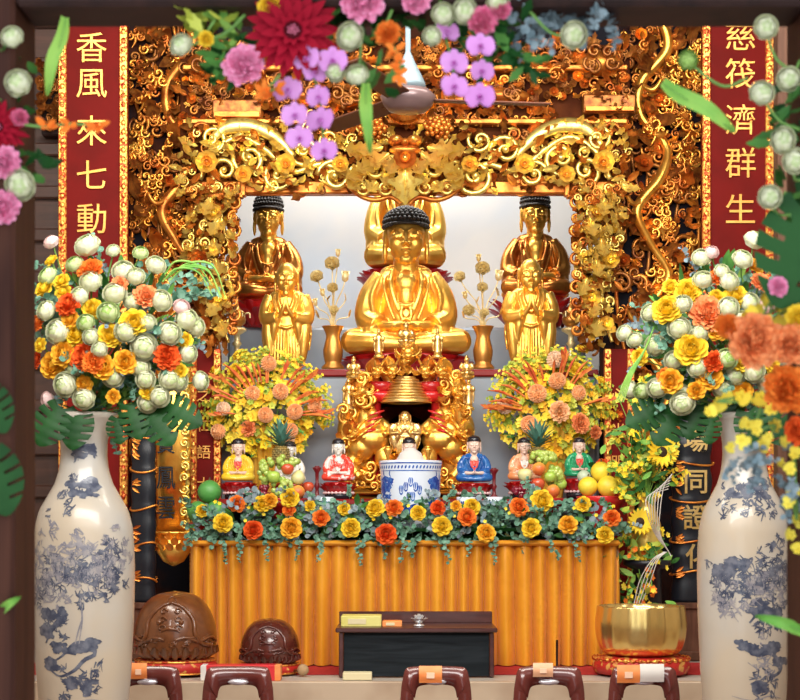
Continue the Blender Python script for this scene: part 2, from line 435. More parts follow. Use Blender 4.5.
def rose_me(seed):
    rr = random.Random(seed); mb = MB()
    mb.add(sphere((0, 0, .1), (.3, .3, .42), 10, 7), 0)
    ring_flower(mb, [(3, .08, 1.55, .60, .5, .9, .45, .02), (4, .15, 1.42, .64, .58, .9, .4, .02), (5, .22, 1.28, .68, .66, .9, .35, .02), (6, .28, 1.08, .70, .72, .8, .2, .03),
                     (7, .33, .84, .72, .76, .7, .0, .03), (8, .36, .58, .72, .78, .5, -.2, .04), (8, .36, .28, .68, .8, .4, -.4, .04)], rr)
    V, f = mb.geo(); mb.V = [V-np.array((0, 0, .15))]; mb.n = len(V)
    return mb
def ball_petal(R0, th0, th1, half, lift, nu=6, nv=7):
    """petal lying on a sphere: polar angle th0 (base) .. th1 (rim), half width in azimuth"""
    V = []
    for i in range(nu):
        t = i/(nu-1); th = th0+(th1-th0)*t
        w = half*(1-.55*max(0, t-.55)**2*4*.45)
        for j in range(nv):
            q = 2*j/(nv-1)-1; a = q*w; th_ = th+.16*q*q*t
            r = R0+lift*t*t+.03*abs(q)*t
            V.append((r*math.sin(th_)*math.sin(a), -r*math.sin(th_)*math.cos(a), r*math.cos(th_)))
    return np.array(V), [grid_faces(nu, nv)]
def ranun_me(seed):
    rr = random.Random(seed); mb = MB()
    mb.add(sphere((0, 0, 0), (.66, .66, .64), 14, 9), 0)
    for (n, th1, R0, half, lift, mi) in ((3, .10, .62, 1.1, .02, 1), (4, .30, .67, 1.0, .05, 1), (5, .52, .72, .80, .09, 0), (5, .78, .76, .80, .11, 0), (6, 1.02, .80, .66, .13, 0), (6, 1.28, .82, .68, .16, 0), (7, 1.52, .80, .58, .22, 0)):
        o = rr.uniform(0, 6)
        for j in range(n):
            mb.add(ball_petal(R0, min(th1+1.0, 2.3), th1+rr.uniform(-.05, .05), half, lift), mi, rotz(o+2*PI*j/n+rr.uniform(-.1, .1)))
    return mb
def carn_me(seed):
    rr = random.Random(seed); mb = MB()
    for k in range(8):
        t = k/7
        ring_flower(mb, [(6+k, .08+.1*t, 1.5-1.45*t, .78+.2*t, .5+.1*t, .4, .25, .10)], rr)
    return mb
def mum_me(seed):
    """ball chrysanthemum"""
    rr = random.Random(seed); mb = MB(); n = 110
    mb.add(sphere((0, 0, 0), .72, 12, 8), 0)
    for i in range(n):
        z = 1-1.75*i/n; r = math.sqrt(max(0, 1-z*z)); a = i*2.39996
        d = Vector((r*math.cos(a), r*math.sin(a), z))
        g = petal(.34, .62, .9, .9, 4, 3, rr=rr)
        mb.add(g, 0, frame(d+Vector((rr.uniform(-.1, .1), rr.uniform(-.1, .1), -.25)), d+Vector((0, 0, 1.3)), d*.5))
    return mb
def dahlia_me(seed):
    rr = random.Random(seed); mb = MB()
    for (n, r0, el, L, W) in ((16, .1, .1, .98, .27), (16, .1, .28, .85, .25), (13, .08, .52, .68, .22), (10, .06, .85, .45, .17)):
        o = rr.uniform(0, 6)
        for j in range(n):
            a = o+2*PI*j/n+rr.uniform(-.06, .06)
            V, f = leaf(L*rr.uniform(.93, 1.07), W, 7, 3, .28, -.3, pw=.6)
            mb.add((V, f), 0, tr(r0*math.cos(a), r0*math.sin(a), .04) @ rotz(a-PI/2) @ rotx(el))
    mb2 = MB(); mb2.add(sphere((0, 0, .1), (.27, .27, .14), 16, 9), 0)
    for i in range(60):
        r = .26*math.sqrt(i/60); a = i*2.4
        mb2.add(sphere((r*math.cos(a), r*math.sin(a), .23-.5*r*r*2), .026, 5, 4), 1 if i < 14 else 0)
    return mb, mb2
def orchid_me(seed):
    rr = random.Random(seed); mb = MB()
    for a, L, W in ((PI/2, .95, .62), (PI/2+2.2, .92, .6), (PI/2-2.2, .92, .6)):
        mb.add(petal(W, L, .25, .35, rr=rr, ruf=.02), 0, rotz(a-PI/2) @ rotx(.08))
    for a in (.22, PI-.22):
        mb.add(petal(1.15, .98, .2, .3, 6, 7, rr=rr, ruf=.03, pw=.4), 0, tr(0, 0, .05) @ rotz(a-PI/2) @ rotx(.1))
    lip = MB()
    lip.add(petal(.5, .45, .8, 1.1, rr=rr), 0, tr(0, -.05, .08) @ rotz(-PI) @ rotx(.5)); lip.add(sphere((0, .06, .14), (.11, .12, .14), 8, 6), 1)
    for k in (-1, 1): lip.add(petal(.3, .32, .8, .8, rr=rr), 0, tr(.07*k, 0, .1) @ rotz(k*-1.2) @ rotx(.8))
    return mb, lip
def small5(mb, M, r, rr, mi=0, n=5):
    for j in range(n):
        a = 2*PI*j/n+.3
        V, f = leaf(r, r*.75, 4, 3, .2, .3, pw=.6)
        mb.add((V, f), mi, M @ rotz(a) @ rotx(.25))
    mb.add(sphere((0, 0, r*.12), r*.2, 6, 4), mi+1 if False else mi, M)
def rand_dir(rr, fwd=.0):
    while True:
        d = Vector((rr.uniform(-1, 1), rr.uniform(-1, 1), rr.uniform(-1, 1)))
        if .1 < d.length < 1: 
            d.normalize()
            if -d.y >= fwd-.999: return d
def euc_sprig(mb, p, d, L, rr, mi=0, lr=.012, stem=None, droop=.5):
    """eucalyptus sprig: round grey-green leaves in pairs on a thin stem"""
    d = Vector(d).normalized(); n = max(3, int(L/(lr*1.5)))
    p = Vector(p); q = p; pts = [p]
    for i in range(n):
        d = (d+Vector((rr.uniform(-.15, .15), rr.uniform(-.15, .15), -droop/n*1.2))).normalized()
        q = q+d*(L/n); pts.append(q)
        for k in (-1, 1):
            s = d.cross(Vector((rr.uniform(-1, 1), rr.uniform(-1, 1), rr.uniform(-1, 1))))
            if s.length < .1: continue
            s.normalize()
            r = lr*rr.uniform(.7, 1.25)*(1.1-.45*i/n)
            V, f = leaf(2.1*r, 1.9*r, 5, 3, .12, .25, pw=.5)
            mb.add((V, f), mi, frame(s*k+d*.5, (rr.uniform(-.6, .6), -1, rr.uniform(0, 1)), q))
    mb.add(tube(pts, lr*.12, 4, False), mi if stem is None else stem)
def monstera_geo(L, W, rr, nu=22):
    """split leaf lying along +Y, facing +Z"""
    V = []; nv = 7; Fs = []
    for i in range(nu):
        t = i/(nu-1)
        w = W*.5*math.sin(PI*min(.1+.9*t, .995))**.6
        for j in range(nv):
            s = 2*j/(nv-1)-1
            V.append((s*w, L*t-abs(s)*L*.0+abs(s)**1.5*L*.16*(1-t)*(-1), -.18*L*t*t-.12*abs(s)*w+.015*L*math.sin(t*30)*abs(s)))
    for i in range(nu-1):
        for j in range(nv-1):
            out = j in (0, 1, nv-2, nv-3)
            if out and i % 4 == 3 and 2 < i < nu-3: continue
            Fs.append((i*nv+j, i*nv+j+1, (i+1)*nv+j+1, (i+1)*nv+j))
    return np.array(V), [np.array(Fs)]
# flower materials
def petal_mat(name, c1, c2=None, rough=.55):
    m = mat(name, c1, .65, 0, c2, 3.5, .35, .7, spec=.12)
    return m
W_WHITE = petal_mat('white petals', (.74, .77, .52), (.82, .82, .66)); W_GREEN = petal_mat('pale green petals', (.56, .68, .32), (.70, .78, .48))
G_GREEN = petal_mat('green bud', (.32, .52, .12), (.45, .62, .2))
Y_YEL = petal_mat('yellow petals', (.90, .60, .03), (.92, .72, .07)); Y_GOLD = petal_mat('golden petals', (.90, .46, .03), (.92, .56, .06))
O_ORG = petal_mat('orange petals', (.88, .20, .025), (.9, .30, .05)); O_RED = petal_mat('red orange petals', (.80, .10, .02), (.86, .17, .03))
O_COR = petal_mat('coral petals', (.92, .30, .10), (.95, .42, .18)); PEACH = petal_mat('peach petals', (.98, .55, .26), (1.0, .64, .36))
PEACH_L = petal_mat('light peach petals', (.98, .72, .50), (1.0, .80, .62))
PINK = petal_mat('pink petals', (.90, .30, .52), (.95, .46, .66)); ROSEP = petal_mat('rose pink petals', (.74, .12, .28), (.82, .3, .42)); PINK_L = petal_mat('blush petals', (.86, .62, .6), (.9, .74, .7))
PURP = petal_mat('mauve orchid petals', (.62, .22, .60), (.70, .34, .70)); PURP_L = petal_mat('orchid lip', (.55, .08, .45), (.6, .15, .5))
CRIM = petal_mat('crimson petals', (.24, .0015, .013), (.33, .003, .02)); CRIM_D = petal_mat('dark crimson eye', (.05, .002, .006), (.09, .003, .01))
LEAF = mat('green leaf', (.035, .14, .03), .55, 0, (.09, .26, .05), 8, spec=.25); LEAF_D = mat('dark green leaf', (.006, .045, .008), .5, 0, (.014, .075, .015), 6, spec=.2)
LEAF_L = mat('light green leaf', (.16, .40, .07), .55, 0, (.30, .52, .10), 8, spec=.25); LEAF_Y = mat('yellow green leaf', (.34, .46, .05), .5, 0, (.55, .6, .08), 8)
EUC = mat('eucalyptus leaf', (.06, .19, .12), .6, 0, (.20, .38, .28), 30, .35, .7); EUC_B = mat('blue grey leaf', (.16, .24, .28), .6, 0, (.30, .38, .42), 30, .35, .7)
ONC = petal_mat('yellow orchid sprays', (.92, .66, .03), (.90, .78, .12)); STEM = mat('green stem', (.14, .30, .06), .5)
# ------------------------------------------------------------------ setting
STG = 0.40      # stage height
marble = mat('cream stone', (.40, .29, .20), .45, 0, (.50, .39, .28), 3, bump=.03)
stage_top = mat('pale stone top', (.52, .48, .43), .4, 0, (.45, .40, .35), 4)
plaster = mat('niche plaster', (.70, .69, .67), .8, 0, (.54, .60, .67), 1.1, .48, .68, dist=.3)
plinth_m = mat('grey blue plinth', (.25, .31, .39), .6, 0, (.35, .39, .44), 2.5, .3, .7)
floor_m = mat('floor tile', (.22, .12, .08), .3, 0, (.26, .15, .1), 3)
ceil_m = wood('ceiling wood', (.10, .05, .03), (.16, .08, .05), .6)
wall_m = mat('side wall', (.50, .42, .34), .8, 0, (.46, .38, .30), 2)
front_m = mat('cream wall plaster', (.72, .66, .56), .8, 0, (.66, .60, .50), 2)
dark_wall = wood('dark panelling', (.045, .018, .012), (.085, .034, .022), .45, (.6, 6, 6))
def sbox(name, x0, x1, y0, y1, z0, z1, m, ch=0.0):
    mb = MB(); c = ((x0+x1)/2, (y0+y1)/2, (z0+z1)/2); s = (x1-x0, y1-y0, z1-z0)
    mb.add(bbox(c, s, ch) if ch else box(c, s), 0, smooth=False)
    return struct(name, mb, m)
sbox('floor', -4.2, 4.2, 2.2, 13.2, -.1, 0, floor_m)
sbox('ceiling', -4.2, 4.2, 3.3, 13.2, 5.4, 5.5, ceil_m)
sbox('wall_left', -4.3, -4.2, 3.3, 13.2, 0, 5.4, wall_m)
sbox('wall_right', 4.2, 4.3, 3.3, 13.2, 0, 5.4, wall_m)
sbox('wall_back', -4.2, 4.2, 13.0, 13.2, 0, 5.4, plaster)
# stage with a stone front
sbox('stage_front', -3.9, 3.9, 8.90, 8.96, 0, STG, marble, .006)
sbox('stage_floor', -3.9, 3.9, 8.96, 13.0, 0, STG-.002, stage_top)
# dark panelling between the outer carved panels and the side walls, with louvre rails
mb = MB()
xl = P(114, 0, 11.2).x; xr = P(718, 0, 11.2).x
mb.add(box(((-4.2+xl)/2, 11.3, 2.9), (xl+4.2, .08, 5.0)), 0, smooth=False)
for k in range(16): mb.add(bbox(((-4.2+xl)/2, 11.24, .6+k*.3), (xl+4.2, .06, .09), .01), 0, smooth=False)
struct('wall_back_left', mb, dark_wall)
mb = MB()
mb.add(box(((4.2+xr)/2, 11.3, 2.9), (4.2-xr, .08, 5.0)), 0, smooth=False)
for k in range(16): mb.add(bbox(((4.2+xr)/2, 11.24, .6+k*.3), (4.2-xr, .06, .09), .01), 0, smooth=False)
struct('wall_back_right', mb, dark_wall)
# inner screen wall above and beside the niche
a, b = P(128, 0, 11.3).x, P(703, 0, 11.3).x
na, nb = P(214, 0, 11.3).x, P(600, 0, 11.3).x
zt = P(0, 190, 11.3).z
mb = MB()
mb.add(box(((a+b)/2, 11.32, (zt+5.4)/2), (b-a, .06, 5.4-zt)), 0, smooth=False)
mb.add(box(((a+na)/2, 11.32, (STG+zt)/2), (na-a, .06, zt-STG)), 0, smooth=False)
mb.add(box(((b+nb)/2, 11.32, (STG+zt)/2), (b-nb, .06, zt-STG)), 0, smooth=False)
struct('wall_screen', mb, blu_blk)
# doorway frame the picture is taken through
fx0 = P(36, 0, 3.18).x; fx1 = P(786, 0, 3.18).x; fz = P(0, 28, 3.14).z
d = link('door_1', None); d.location = (0, 3.0, 0); d['kind'] = 'structure'
mb = MB(); mb.add(bbox((fx0-.16, .09, 1.5), (.32, .18, 3.0), .008), 0, smooth=False); part('door_post', mb, post_wood, d)
mb = MB(); mb.add(bbox((fx1+.16, .09, 1.5), (.32, .18, 3.0), .008), 0, smooth=False); part('door_post', mb, post_wood, d)
mb = MB(); mb.add(bbox(((fx0+fx1)/2, .07, fz+.17), (fx1-fx0-.001, .14, .34), .008), 0, smooth=False)
mb.add(bbox(((fx0+fx1)/2, -.005, fz+.06), (fx1-fx0-.002, .02, .05), .006), 0, smooth=False); part('door_lintel', mb, drk_brn, d)
sbox('wall_front', -4.2, fx0-.321, 3.02, 3.2, 0, 5.4, front_m); sbox('wall_front_right', fx1+.321, 4.2, 3.02, 3.2, 0, 5.4, front_m)
sbox('wall_front_top', fx0-.32, fx1+.32, 3.02, 3.2, 3.001, 5.4, front_m)
# columns inside the doorway, seen beside the posts
for nm, px in (('trim_1', 785),):
    x = P(px, 0, 8.6).x; mb = MB(); mb.add(bbox((x, 8.6, 2.7), (.10, .10, 5.39), .006), 0, smooth=False); struct(nm, mb, post_side)

# ------------------------------------------------------------------ carved work (drawn in the XZ plane, facing -Y)
def spiral(mb, c, r, turns, d, start, mi, th=.22, y=0.0, rise=.4):
    pts = []; n = int(12*turns)+6
    for i in range(n):
        t = i/(n-1); a = start+d*2*PI*turns*t; q = r*(1-t)**.9+r*.06
        pts.append((c[0]+q*math.cos(a), y-rise*r*t, c[1]+q*math.sin(a)))
    mb.add(tube(pts, [r*th, r*th*1.15, r*th*.9, r*th*.7], 6), mi)
    mb.add(sphere((c[0], y-rise*r, c[1]), r*.24, 8, 6), mi)
def acanthus(mb, p, ang, L, W, mi, y=0.0, curl=.8, lobes=3, lean=.35, rr=R):
    V, f = leaf(L, W*1.05, 14, 5, .6, curl, lobes=lobes, lob=.36, pw=.85)
    # local +Y -> direction ang in XZ plane, local +Z -> -Y
    M = tr(p[0], y, p[1]) @ np.array(Matrix(((1,0,0,0),(0,0,-1,0),(0,1,0,0),(0,0,0,1)))) @ rotz(ang-PI/2) @ rotx(lean)
    mb.add((V, f), mi, M)
    mb.add(tube(xf(np.array([(0, L*t, L*((1-math.cos(curl*t))/curl)+.01*L) for t in (0, .25, .5, .8)]), M), [W*.07, W*.03], 4), mi)
def rosette(mb, p, r, mi, y=0.0, n=6, mi2=None, rr=R):
    B = np.array(Matrix(((1,0,0,0),(0,0,-1,0),(0,1,0,0),(0,0,0,1))))
    for row, (q, el) in enumerate(((1.0, .15), (.72, .6), (.45, 1.0))):
        for j in range(n):
            a = 2*PI*(j+.5*row)/n
            V, f = leaf(r*q, r*q*.95, 6, 5, .25, .7, pw=.5)
            mb.add((V, f), mi, tr(p[0], y-r*.08*row, p[1]) @ B @ rotz(a) @ rotx(el))
    mb.add(sphere((p[0], y-r*.3, p[1]), r*.24, 10, 7), mi if mi2 is None else mi2)
def ruyi(mb, p, r, ang, mi, y=0.0):
    c, s = math.cos(ang), math.sin(ang)
    for dx, dz, q, dr in ((-.75, 0, .62, 1), (.75, 0, .62, -1), (0, .75, .7, 1)):
        x = p[0]+r*(dx*c-dz*s); z = p[1]+r*(dx*s+dz*c)
        spiral(mb, (x, z), r*q, 1.3, dr, ang+(PI if dr > 0 else 0), mi, .26, y, .25)
    mb.add(tube(spline([(p[0], y, p[1]), (p[0]+r*.6*s, y+.1*r, p[1]-r*.8*c), (p[0]+r*1.1*s-.5*r*c, y+.1*r, p[1]-r*1.7*c)], 8), [r*.3, r*.22, r*.06], 6), mi)
def infill(mb, x0, x1, z0, z1, n, s0, s1, y, mis, rr, flow=None, kinds='lsrc', keep=None):
    for k in range(n):
        x = rr.uniform(x0, x1); z = rr.uniform(z0, z1)
        if keep and not keep(x, z): continue
        s = rr.uniform(s0, s1); a = flow(x, z)+rr.uniform(-.7, .7) if flow else rr.uniform(0, 2*PI)
        kd = rr.choice(kinds); mi = rr.choice(mis); yy = y-rr.uniform(0, .05)
        if kd == 'l': acanthus(mb, (x, z), a, s*2.5, s*.85, mi, yy, rr.uniform(.5, 1.3), rr.choice((0, 2, 3)), rr.uniform(.1, .6))
        elif kd == 's': spiral(mb, (x, z), s*.75, rr.uniform(1.1, 1.7), rr.choice((-1, 1)), a, mi, .22, yy)
        elif kd == 'r': rosette(mb, (x, z), s*.8, mi, yy, rr.choice((5, 6, 7)))
        else: ruyi(mb, (x, z), s*.5, rr.uniform(-.6, .6), mi, yy)
def dragon_head(mb, M, mi=0, s=1.0):
    g = MB()
    g.add(sphere((0, 0, 0), (5.2, 5.4, 4.6), 12, 8)); g.add(sphere((0, -6, -1.2), (3.9, 5, 2.6), 12, 8)); g.add(sphere((0, -5, -4.6), (3, 4.4, 1.4), 10, 6))
    g.add(sphere((0, -10.2, -.4), (2.6, 1.7, 1.7), 8, 6))
    for k in (-1, 1):
        g.add(sphere((k*3.0, -3.4, 2.9), 1.7, 8, 6)); g.add(tube(spline([(k*2.4, 0, 3.4), (k*4.2, 4, 7), (k*4.6, 9, 8.4), (k*6.6, 12, 11)], 8), [1.4, 1.1, .3], 6))
        g.add(tube(spline([(k*2.6, -9.6, -1), (k*7, -10, 1), (k*9, -7, 5)], 7), [.7, .25], 5))
        for q in range(3): g.add(tube(spline([(k*4.4, 0, -1.5-q), (k*8, 3, -2-1.6*q), (k*10, 6.4, .6-2*q)], 6), [1.4, .9, .2], 5))
        g.add(sphere((k*1.3, -10.8, .4), .9, 6, 5))
    mb.add(g.geo(), mi, M @ sc(s))
CW = [gold_org, gold_cop, gold_brn, gold_lem]

def dragon_panel(px0, px1, name, label, seed, flip):
    Y = 11.2; rr = random.Random(seed); u = S(Y)
    x0, x1 = P(px0, 0, Y).x, P(px1, 0, Y).x; z1 = P(0, 20, Y).z; z0 = P(0, 470, Y).z
    cx = (x0+x1)/2; t = thing(name, label, 'carved screen', (cx, Y, z0)); w = x1-x0; h = z1-z0
    mb = MB(); mb.add(box((0, .06, h/2), (w, .03, h)), 0, smooth=False); 
    part('backing_board', mb, blu_blk, t)
    mb = MB()
    # trailing branch-like vine stems
    for k in range(5):
        xa = -w*.42+k*w*.2
        pts = [(xa+w*.10*math.sin(q*1.3+k*2)+rr.uniform(-.02, .02), .02+.02*math.sin(q+k), h*q/9) for q in range(10)]
        mb.add(tube(spline(pts, 60), .014, 6), 2 if k % 2 else 1)
    sgn = 1 if flip else -1        # the outer side carries cloud curls, the inner side leaves
    for k in range(84):
        z = h*rr.uniform(.0, 1); x = sgn*w*rr.uniform(-.12, .46)
        ruyi(mb, (x, z), rr.uniform(.035, .065), rr.uniform(-.9, .9), rr.choice((0, 0, 1)), rr.uniform(-.08, -.01))
    infill(mb, -w*.48, w*.48, 0, h, 230, .05, .11, .03, (1, 2, 2, 2), rr, None, 'lls')
    infill(mb, -w*.48, w*.48, 0, h, 260, .022, .05, -.02, (0, 1, 1, 2), rr, None, 'lls')
    for k in range(14): rosette(mb, (-sgn*w*rr.uniform(0, .45)+rr.uniform(-.03, .03), h*(k+.5)/14), rr.uniform(.05, .08), rr.choice((1, 0)), -.03, 7)
    part('cloud_carving', mb, CW, t)
    # the dragon: a thick serpentine body winding down the panel
    mb = MB(); pts = []
    for q in range(15):
        tt = q/14
        pts.append((-sgn*w*(.10+.0*tt)+w*.19*math.sin(q*1.72+.4), -.07-.04*math.cos(q*1.1), h*(1-tt)))
    sp = spline(pts, 150); mb.add(tube(sp, [.027+.013*abs(math.sin(i*.21)) for i in range(60)], 10), 0)
    for q in range(4, 146, 3):
        p = np.array(sp[q]); d = np.array(sp[q+1])-np.array(sp[q-1]); d /= np.linalg.norm(d)
        nrm = np.array((-d[2], 0, d[0]))
        mb.add(leaf(.045, .03, 4, 3, .2, .3)[0:2], 1, frame(nrm*.9+d*.4+np.array((0, -.5, 0)), (0, -1, 0), p+nrm*.03))
    for q in (22, 60, 98, 130):
        p = np.array(sp[q]); k = rr.choice((-1, 1))
        leg = spline([p, p+np.array((k*.08, -.05, -.05)), p+np.array((k*.14, -.07, .03))], 8); mb.add(tube(leg, [.024, .018, .012], 6), 0)
        for c in range(4): 
            a = c*1.0-1.2
            mb.add(tube(spline([leg[-1], leg[-1]+np.array((k*.03*math.cos(a), -.02, .035*math.sin(a))), leg[-1]+np.array((k*.05*math.cos(a), -.0, .055*math.sin(a)-.01))], 5), [.009, .003], 5), 1)
    part('dragon_body', mb, [gold_org if flip else gold_cop, gold_cop], t)
    mb = MB(); dragon_head(mb, tr(*pts[-1]) @ rotx(.5), 0, .013)
    part('dragon_head', mb, gold_org, t)
    return t
dragon_panel(128, 216, 'carved_screen', 'tall openwork panel with a copper-gilt dragon, beside the left red couplet', 3, False)
dragon_panel(616, 704, 'carved_screen', 'tall openwork panel with an orange-gilt dragon, beside the right red couplet', 5, True)

# the carved arch in front of the niche
Y = 10.9; u = S(Y)
arch = thing('carved_arch', 'gilded openwork arch of leaves and scrolls framing the statue niche', 'carved arch', (P(405, 0, Y).x, Y, P(0, 345, Y).z))
ox, oz = arch.location.x, arch.location.z
def A(px, py, dy=0.0):
    p = P(px, py, Y); return (p.x-ox, dy, p.z-oz)
def A2(px, py): q = A(px, py); return (q[0], q[2])
rr = random.Random(11)
mb = MB()     # beams
def abox(x0, x1, y0, y1, d0, d1, mi=0, ch=.01):
    a_, b_ = A(x0, y1), A(x1, y0)
    mb.add(bbox(((a_[0]+b_[0])/2, (d0+d1)/2, (a_[2]+b_[2])/2), (b_[0]-a_[0], d1-d0, b_[2]-a_[2]), ch), mi, smooth=False)
abox(178, 632, 40, 192, .10, .15, 4)
abox(182, 628, 180, 193, .02, .10, 0); abox(182, 628, 118, 124, .0, .10, 0); abox(182, 628, 64, 70, .0, .1, 0)
abox(212, 262, 99, 119, .0, .1, 3); abox(583, 636, 94, 113, .0, .1, 3)
abox(214, 260, 112, 118, -.03, .05, 0, .004); abox(585, 634, 107, 112, -.03, .05, 0, .004)
for s_ in (-1, 1):       # stepped corner brackets
    cx = 405+s_*150
    abox(cx-(12 if s_ < 0 else 42), cx+(42 if s_ < 0 else 12), 178, 184, -.02, .06, 0, .005)
    abox(cx+s_*12-2.5, cx+s_*12+2.5, 168, 196, -.02, .06, 0, .005)
    abox(min(cx+s_*12, cx+s_*50), max(cx+s_*12, cx+s_*50), 193, 198, -.02, .06, 0, .005)
part('beam', mb, [gold_cop, drk_brn, gold_org, gold_brn, mat('red brown lacquer ground', (.11, .030, .010), .8, 0, (.06, .016, .008), 5, spec=.05)], arch)
# leafy side swags
def side(sgn):
    mb = MB(); X = lambda q: 405+sgn*q
    for k in range(3):
        pts = [A(X(178+k*12+6*math.sin(q*1.2+k*2)), 190+q*19, .04-.02*k) for q in range(9)]
        mb.add(tube(spline(pts, 50), [.016, .02, .012], 6), 0 if k != 1 else 2)
    for q in range(11):
        p = A2(X(171), 190+q*14); spiral(mb, p, .045, 1.25, sgn*(1 if q % 2 else -1), 1.0, 2, .26, -.02)
    def flow(x, z): return -PI/2+.5*math.sin(z*7+x*9)
    x0, x1 = sorted((A2(X(170), 0)[0], A2(X(216), 0)[0]))
    def keep(x, z):
        row = 345-z/u; return abs(x)/u < 216-max(0, row-250)*.22 and abs(x)/u > 166+max(0, row-250)*.12
    infill(mb, x0, x1, A2(0, 348)[1], A2(0, 186)[1], 260, .035, .06, .06, (2, 1, 1, 0), rr, flow, 'lllsr', keep)
    infill(mb, x0, x1, A2(0, 335)[1], A2(0, 186)[1], 210, .03, .055, -.02, (0, 0, 0, 2), rr, flow, 'lllls', keep)
    for (a_, b_, r_) in ((190, 215, .07), (204, 262, .07), (185, 300, .075), (200, 325, .06)): rosette(mb, A2(X(a_), b_), r_, rr.choice((0, 2)), -.07, 7)
    for q in range(7):
        acanthus(mb, A2(X(186+rr.uniform(-8, 12)), 200+q*20), -PI/2+sgn*rr.uniform(-.6, .6), .20, .085, 0, -.08, .9, 3, .25)
    part('side_swag', mb, [gold_lem, gold_brn, gold_cop], arch)
side(-1); side(1)
# lintel foliage
mb = MB()
for sgn in (-1, 1):
    X = lambda q: 405+sgn*q
    vine = [A(X(46), 186, -.02), A(X(80), 165, -.02), A(X(112), 172, -.02), A(X(140), 150, -.02), A(X(165), 138, -.02), A(X(190), 152, -.02), A(X(205), 180, -.02)]
    mb.add(tube(spline(vine, 60), [.02, .026, .02], 7), 0)
    for (cx, cz, r_, tn, dr) in ((70, 178, 17, 1.5, 1), (100, 152, 15, 1.5, -1), (128, 176, 14, 1.5, 1), (155, 160, 16, 1.4, -1), (180, 172, 14, 1.4, 1), (75, 142, 12, 1.4, 1), (192, 140, 13, 1.5, -1)):
        spiral(mb, A2(X(cx), cz), r_*u, tn, dr*sgn, rr.uniform(0, 6), 0, .17, -.03)
    for (cx, cz, r_) in ((118, 168, 12), (64, 168, 10), (160, 178, 10), (196, 166, 13)): rosette(mb, A2(X(cx), cz), r_*u, 0, -.10, 8, 2)
    # big arched crest leaf above the bracket
    cr = [A(X(q), r_, -.04) for q, r_ in ((110, 158), (130, 138), (155, 127), (180, 130), (196, 146))]
    mb.add(tube(spline(cr, 30), [.02, .05, .055, .02], 8, flat=.5), 0)
    # dark crest with whorls above
    for (cx, cz, r_) in ((205, 132, 10), (150, 75, 9)): spiral(mb, A2(X(cx), cz), r_*u, 1.0, 1, 0, 2, .2, .0)
x0, x1 = A2(182, 0)[0], A2(628, 0)[0]
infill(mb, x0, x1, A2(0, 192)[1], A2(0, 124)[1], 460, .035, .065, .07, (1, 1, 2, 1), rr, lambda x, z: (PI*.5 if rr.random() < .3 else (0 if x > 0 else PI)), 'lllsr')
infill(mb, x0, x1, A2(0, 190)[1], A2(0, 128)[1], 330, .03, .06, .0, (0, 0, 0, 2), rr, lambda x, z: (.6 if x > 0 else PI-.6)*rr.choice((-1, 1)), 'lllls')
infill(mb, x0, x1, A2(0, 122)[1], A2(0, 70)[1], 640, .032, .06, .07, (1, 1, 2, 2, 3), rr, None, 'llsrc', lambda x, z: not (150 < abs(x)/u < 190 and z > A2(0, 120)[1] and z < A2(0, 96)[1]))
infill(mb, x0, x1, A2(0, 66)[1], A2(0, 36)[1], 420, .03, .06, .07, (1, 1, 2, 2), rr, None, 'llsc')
for sgn in (-1, 1):       # crouching lions' humps of the upper band
    for (cx, cz, rx, rz) in ((195, 62, 24, 18), (100, 95, 26, 12), (60, 100, 18, 12)):
        p = A(405+sgn*cx, cz, .04); mb.add(sphere(p, (rx*u, .08, rz*u*.7), 16, 10), 2)
        for q in range(5): spiral(mb, (p[0]+rr.uniform(-.7, .7)*rx*u, p[2]+rr.uniform(-.6, .6)*rz*u), 7*u, 1.3, rr.choice((-1, 1)), rr.uniform(0, 6), 1, .25, -.05)
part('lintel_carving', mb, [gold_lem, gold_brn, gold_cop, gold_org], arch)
# central pendant: fan, grapes, mask and hanging leaves
mb = MB()
for j in range(15):
    a = PI+PI*(j+.5)/15
    mb.add(tube([A(405+3*math.cos(a), 112-3*math.sin(a), -.16), A(405+20*math.cos(a), 112-18*math.sin(a), -.20)], [.008, .022, .026], 6), 2)
for sgn in (-1, 1):
    for q in range(26):
        rr_ = 14*math.sqrt(q/26); mb.add(sphere(A(405+sgn*33+rr_*math.cos(q*2.4), 132+rr_*.8*math.sin(q*2.4), -.12-.003*(26-q)), 3.0*u, 8, 6), 2)
    mb.add(sphere(A(405+sgn*9, 147, -.17), (8*u, .06, 6*u), 12, 8), 2); mb.add(sphere(A(405+sgn*8, 146, -.23), 2.6*u, 8, 6), 0)
    for (q, r_, an, L_) in ((8, 162, -1.2, 30), (16, 158, -.75, 34), (22, 152, -.3, 36), (26, 165, -.6, 36), (38, 175, -.5, 30), (34, 160, .1, 34), (12, 176, -1.1, 26), (45, 185, -.7, 20), (28, 186, -1.0, 20)):
        acanthus(mb, A2(405+sgn*q, r_), an if sgn > 0 else PI-an, L_*u, 15*u, 0, -.14, .8, 3, .3)
    for (q, r_, R_) in ((30, 172, 11), (48, 176, 10), (20, 192, 8), (42, 192, 8)): spiral(mb, A2(405+sgn*q, r_), R_*u, 1.5, sgn, 1, 0, .2, -.13)
    mb.add(tube(spline([A(405+sgn*q, r_, -.10) for q, r_ in ((60, 186), (46, 198), (30, 203), (14, 200), (4, 207))], 24), [.012, .02, .016], 6), 2)
acanthus(mb, A2(405, 172), -PI/2, 44*u, 26*u, 0, -.17, .5, 3, .1); rosette(mb, A2(405, 165), 13*u, 2, -.2, 8, 0)
mb.add(sphere(A(405, 157, -.2), (16*u, .05, 5*u), 14, 8), 2); mb.add(sphere(A(405, 150, -.22), (4*u, .06, 4*u), 10, 7), 2)
part('pendant', mb, [gold_lem, gold_brn, gold_cop], arch)

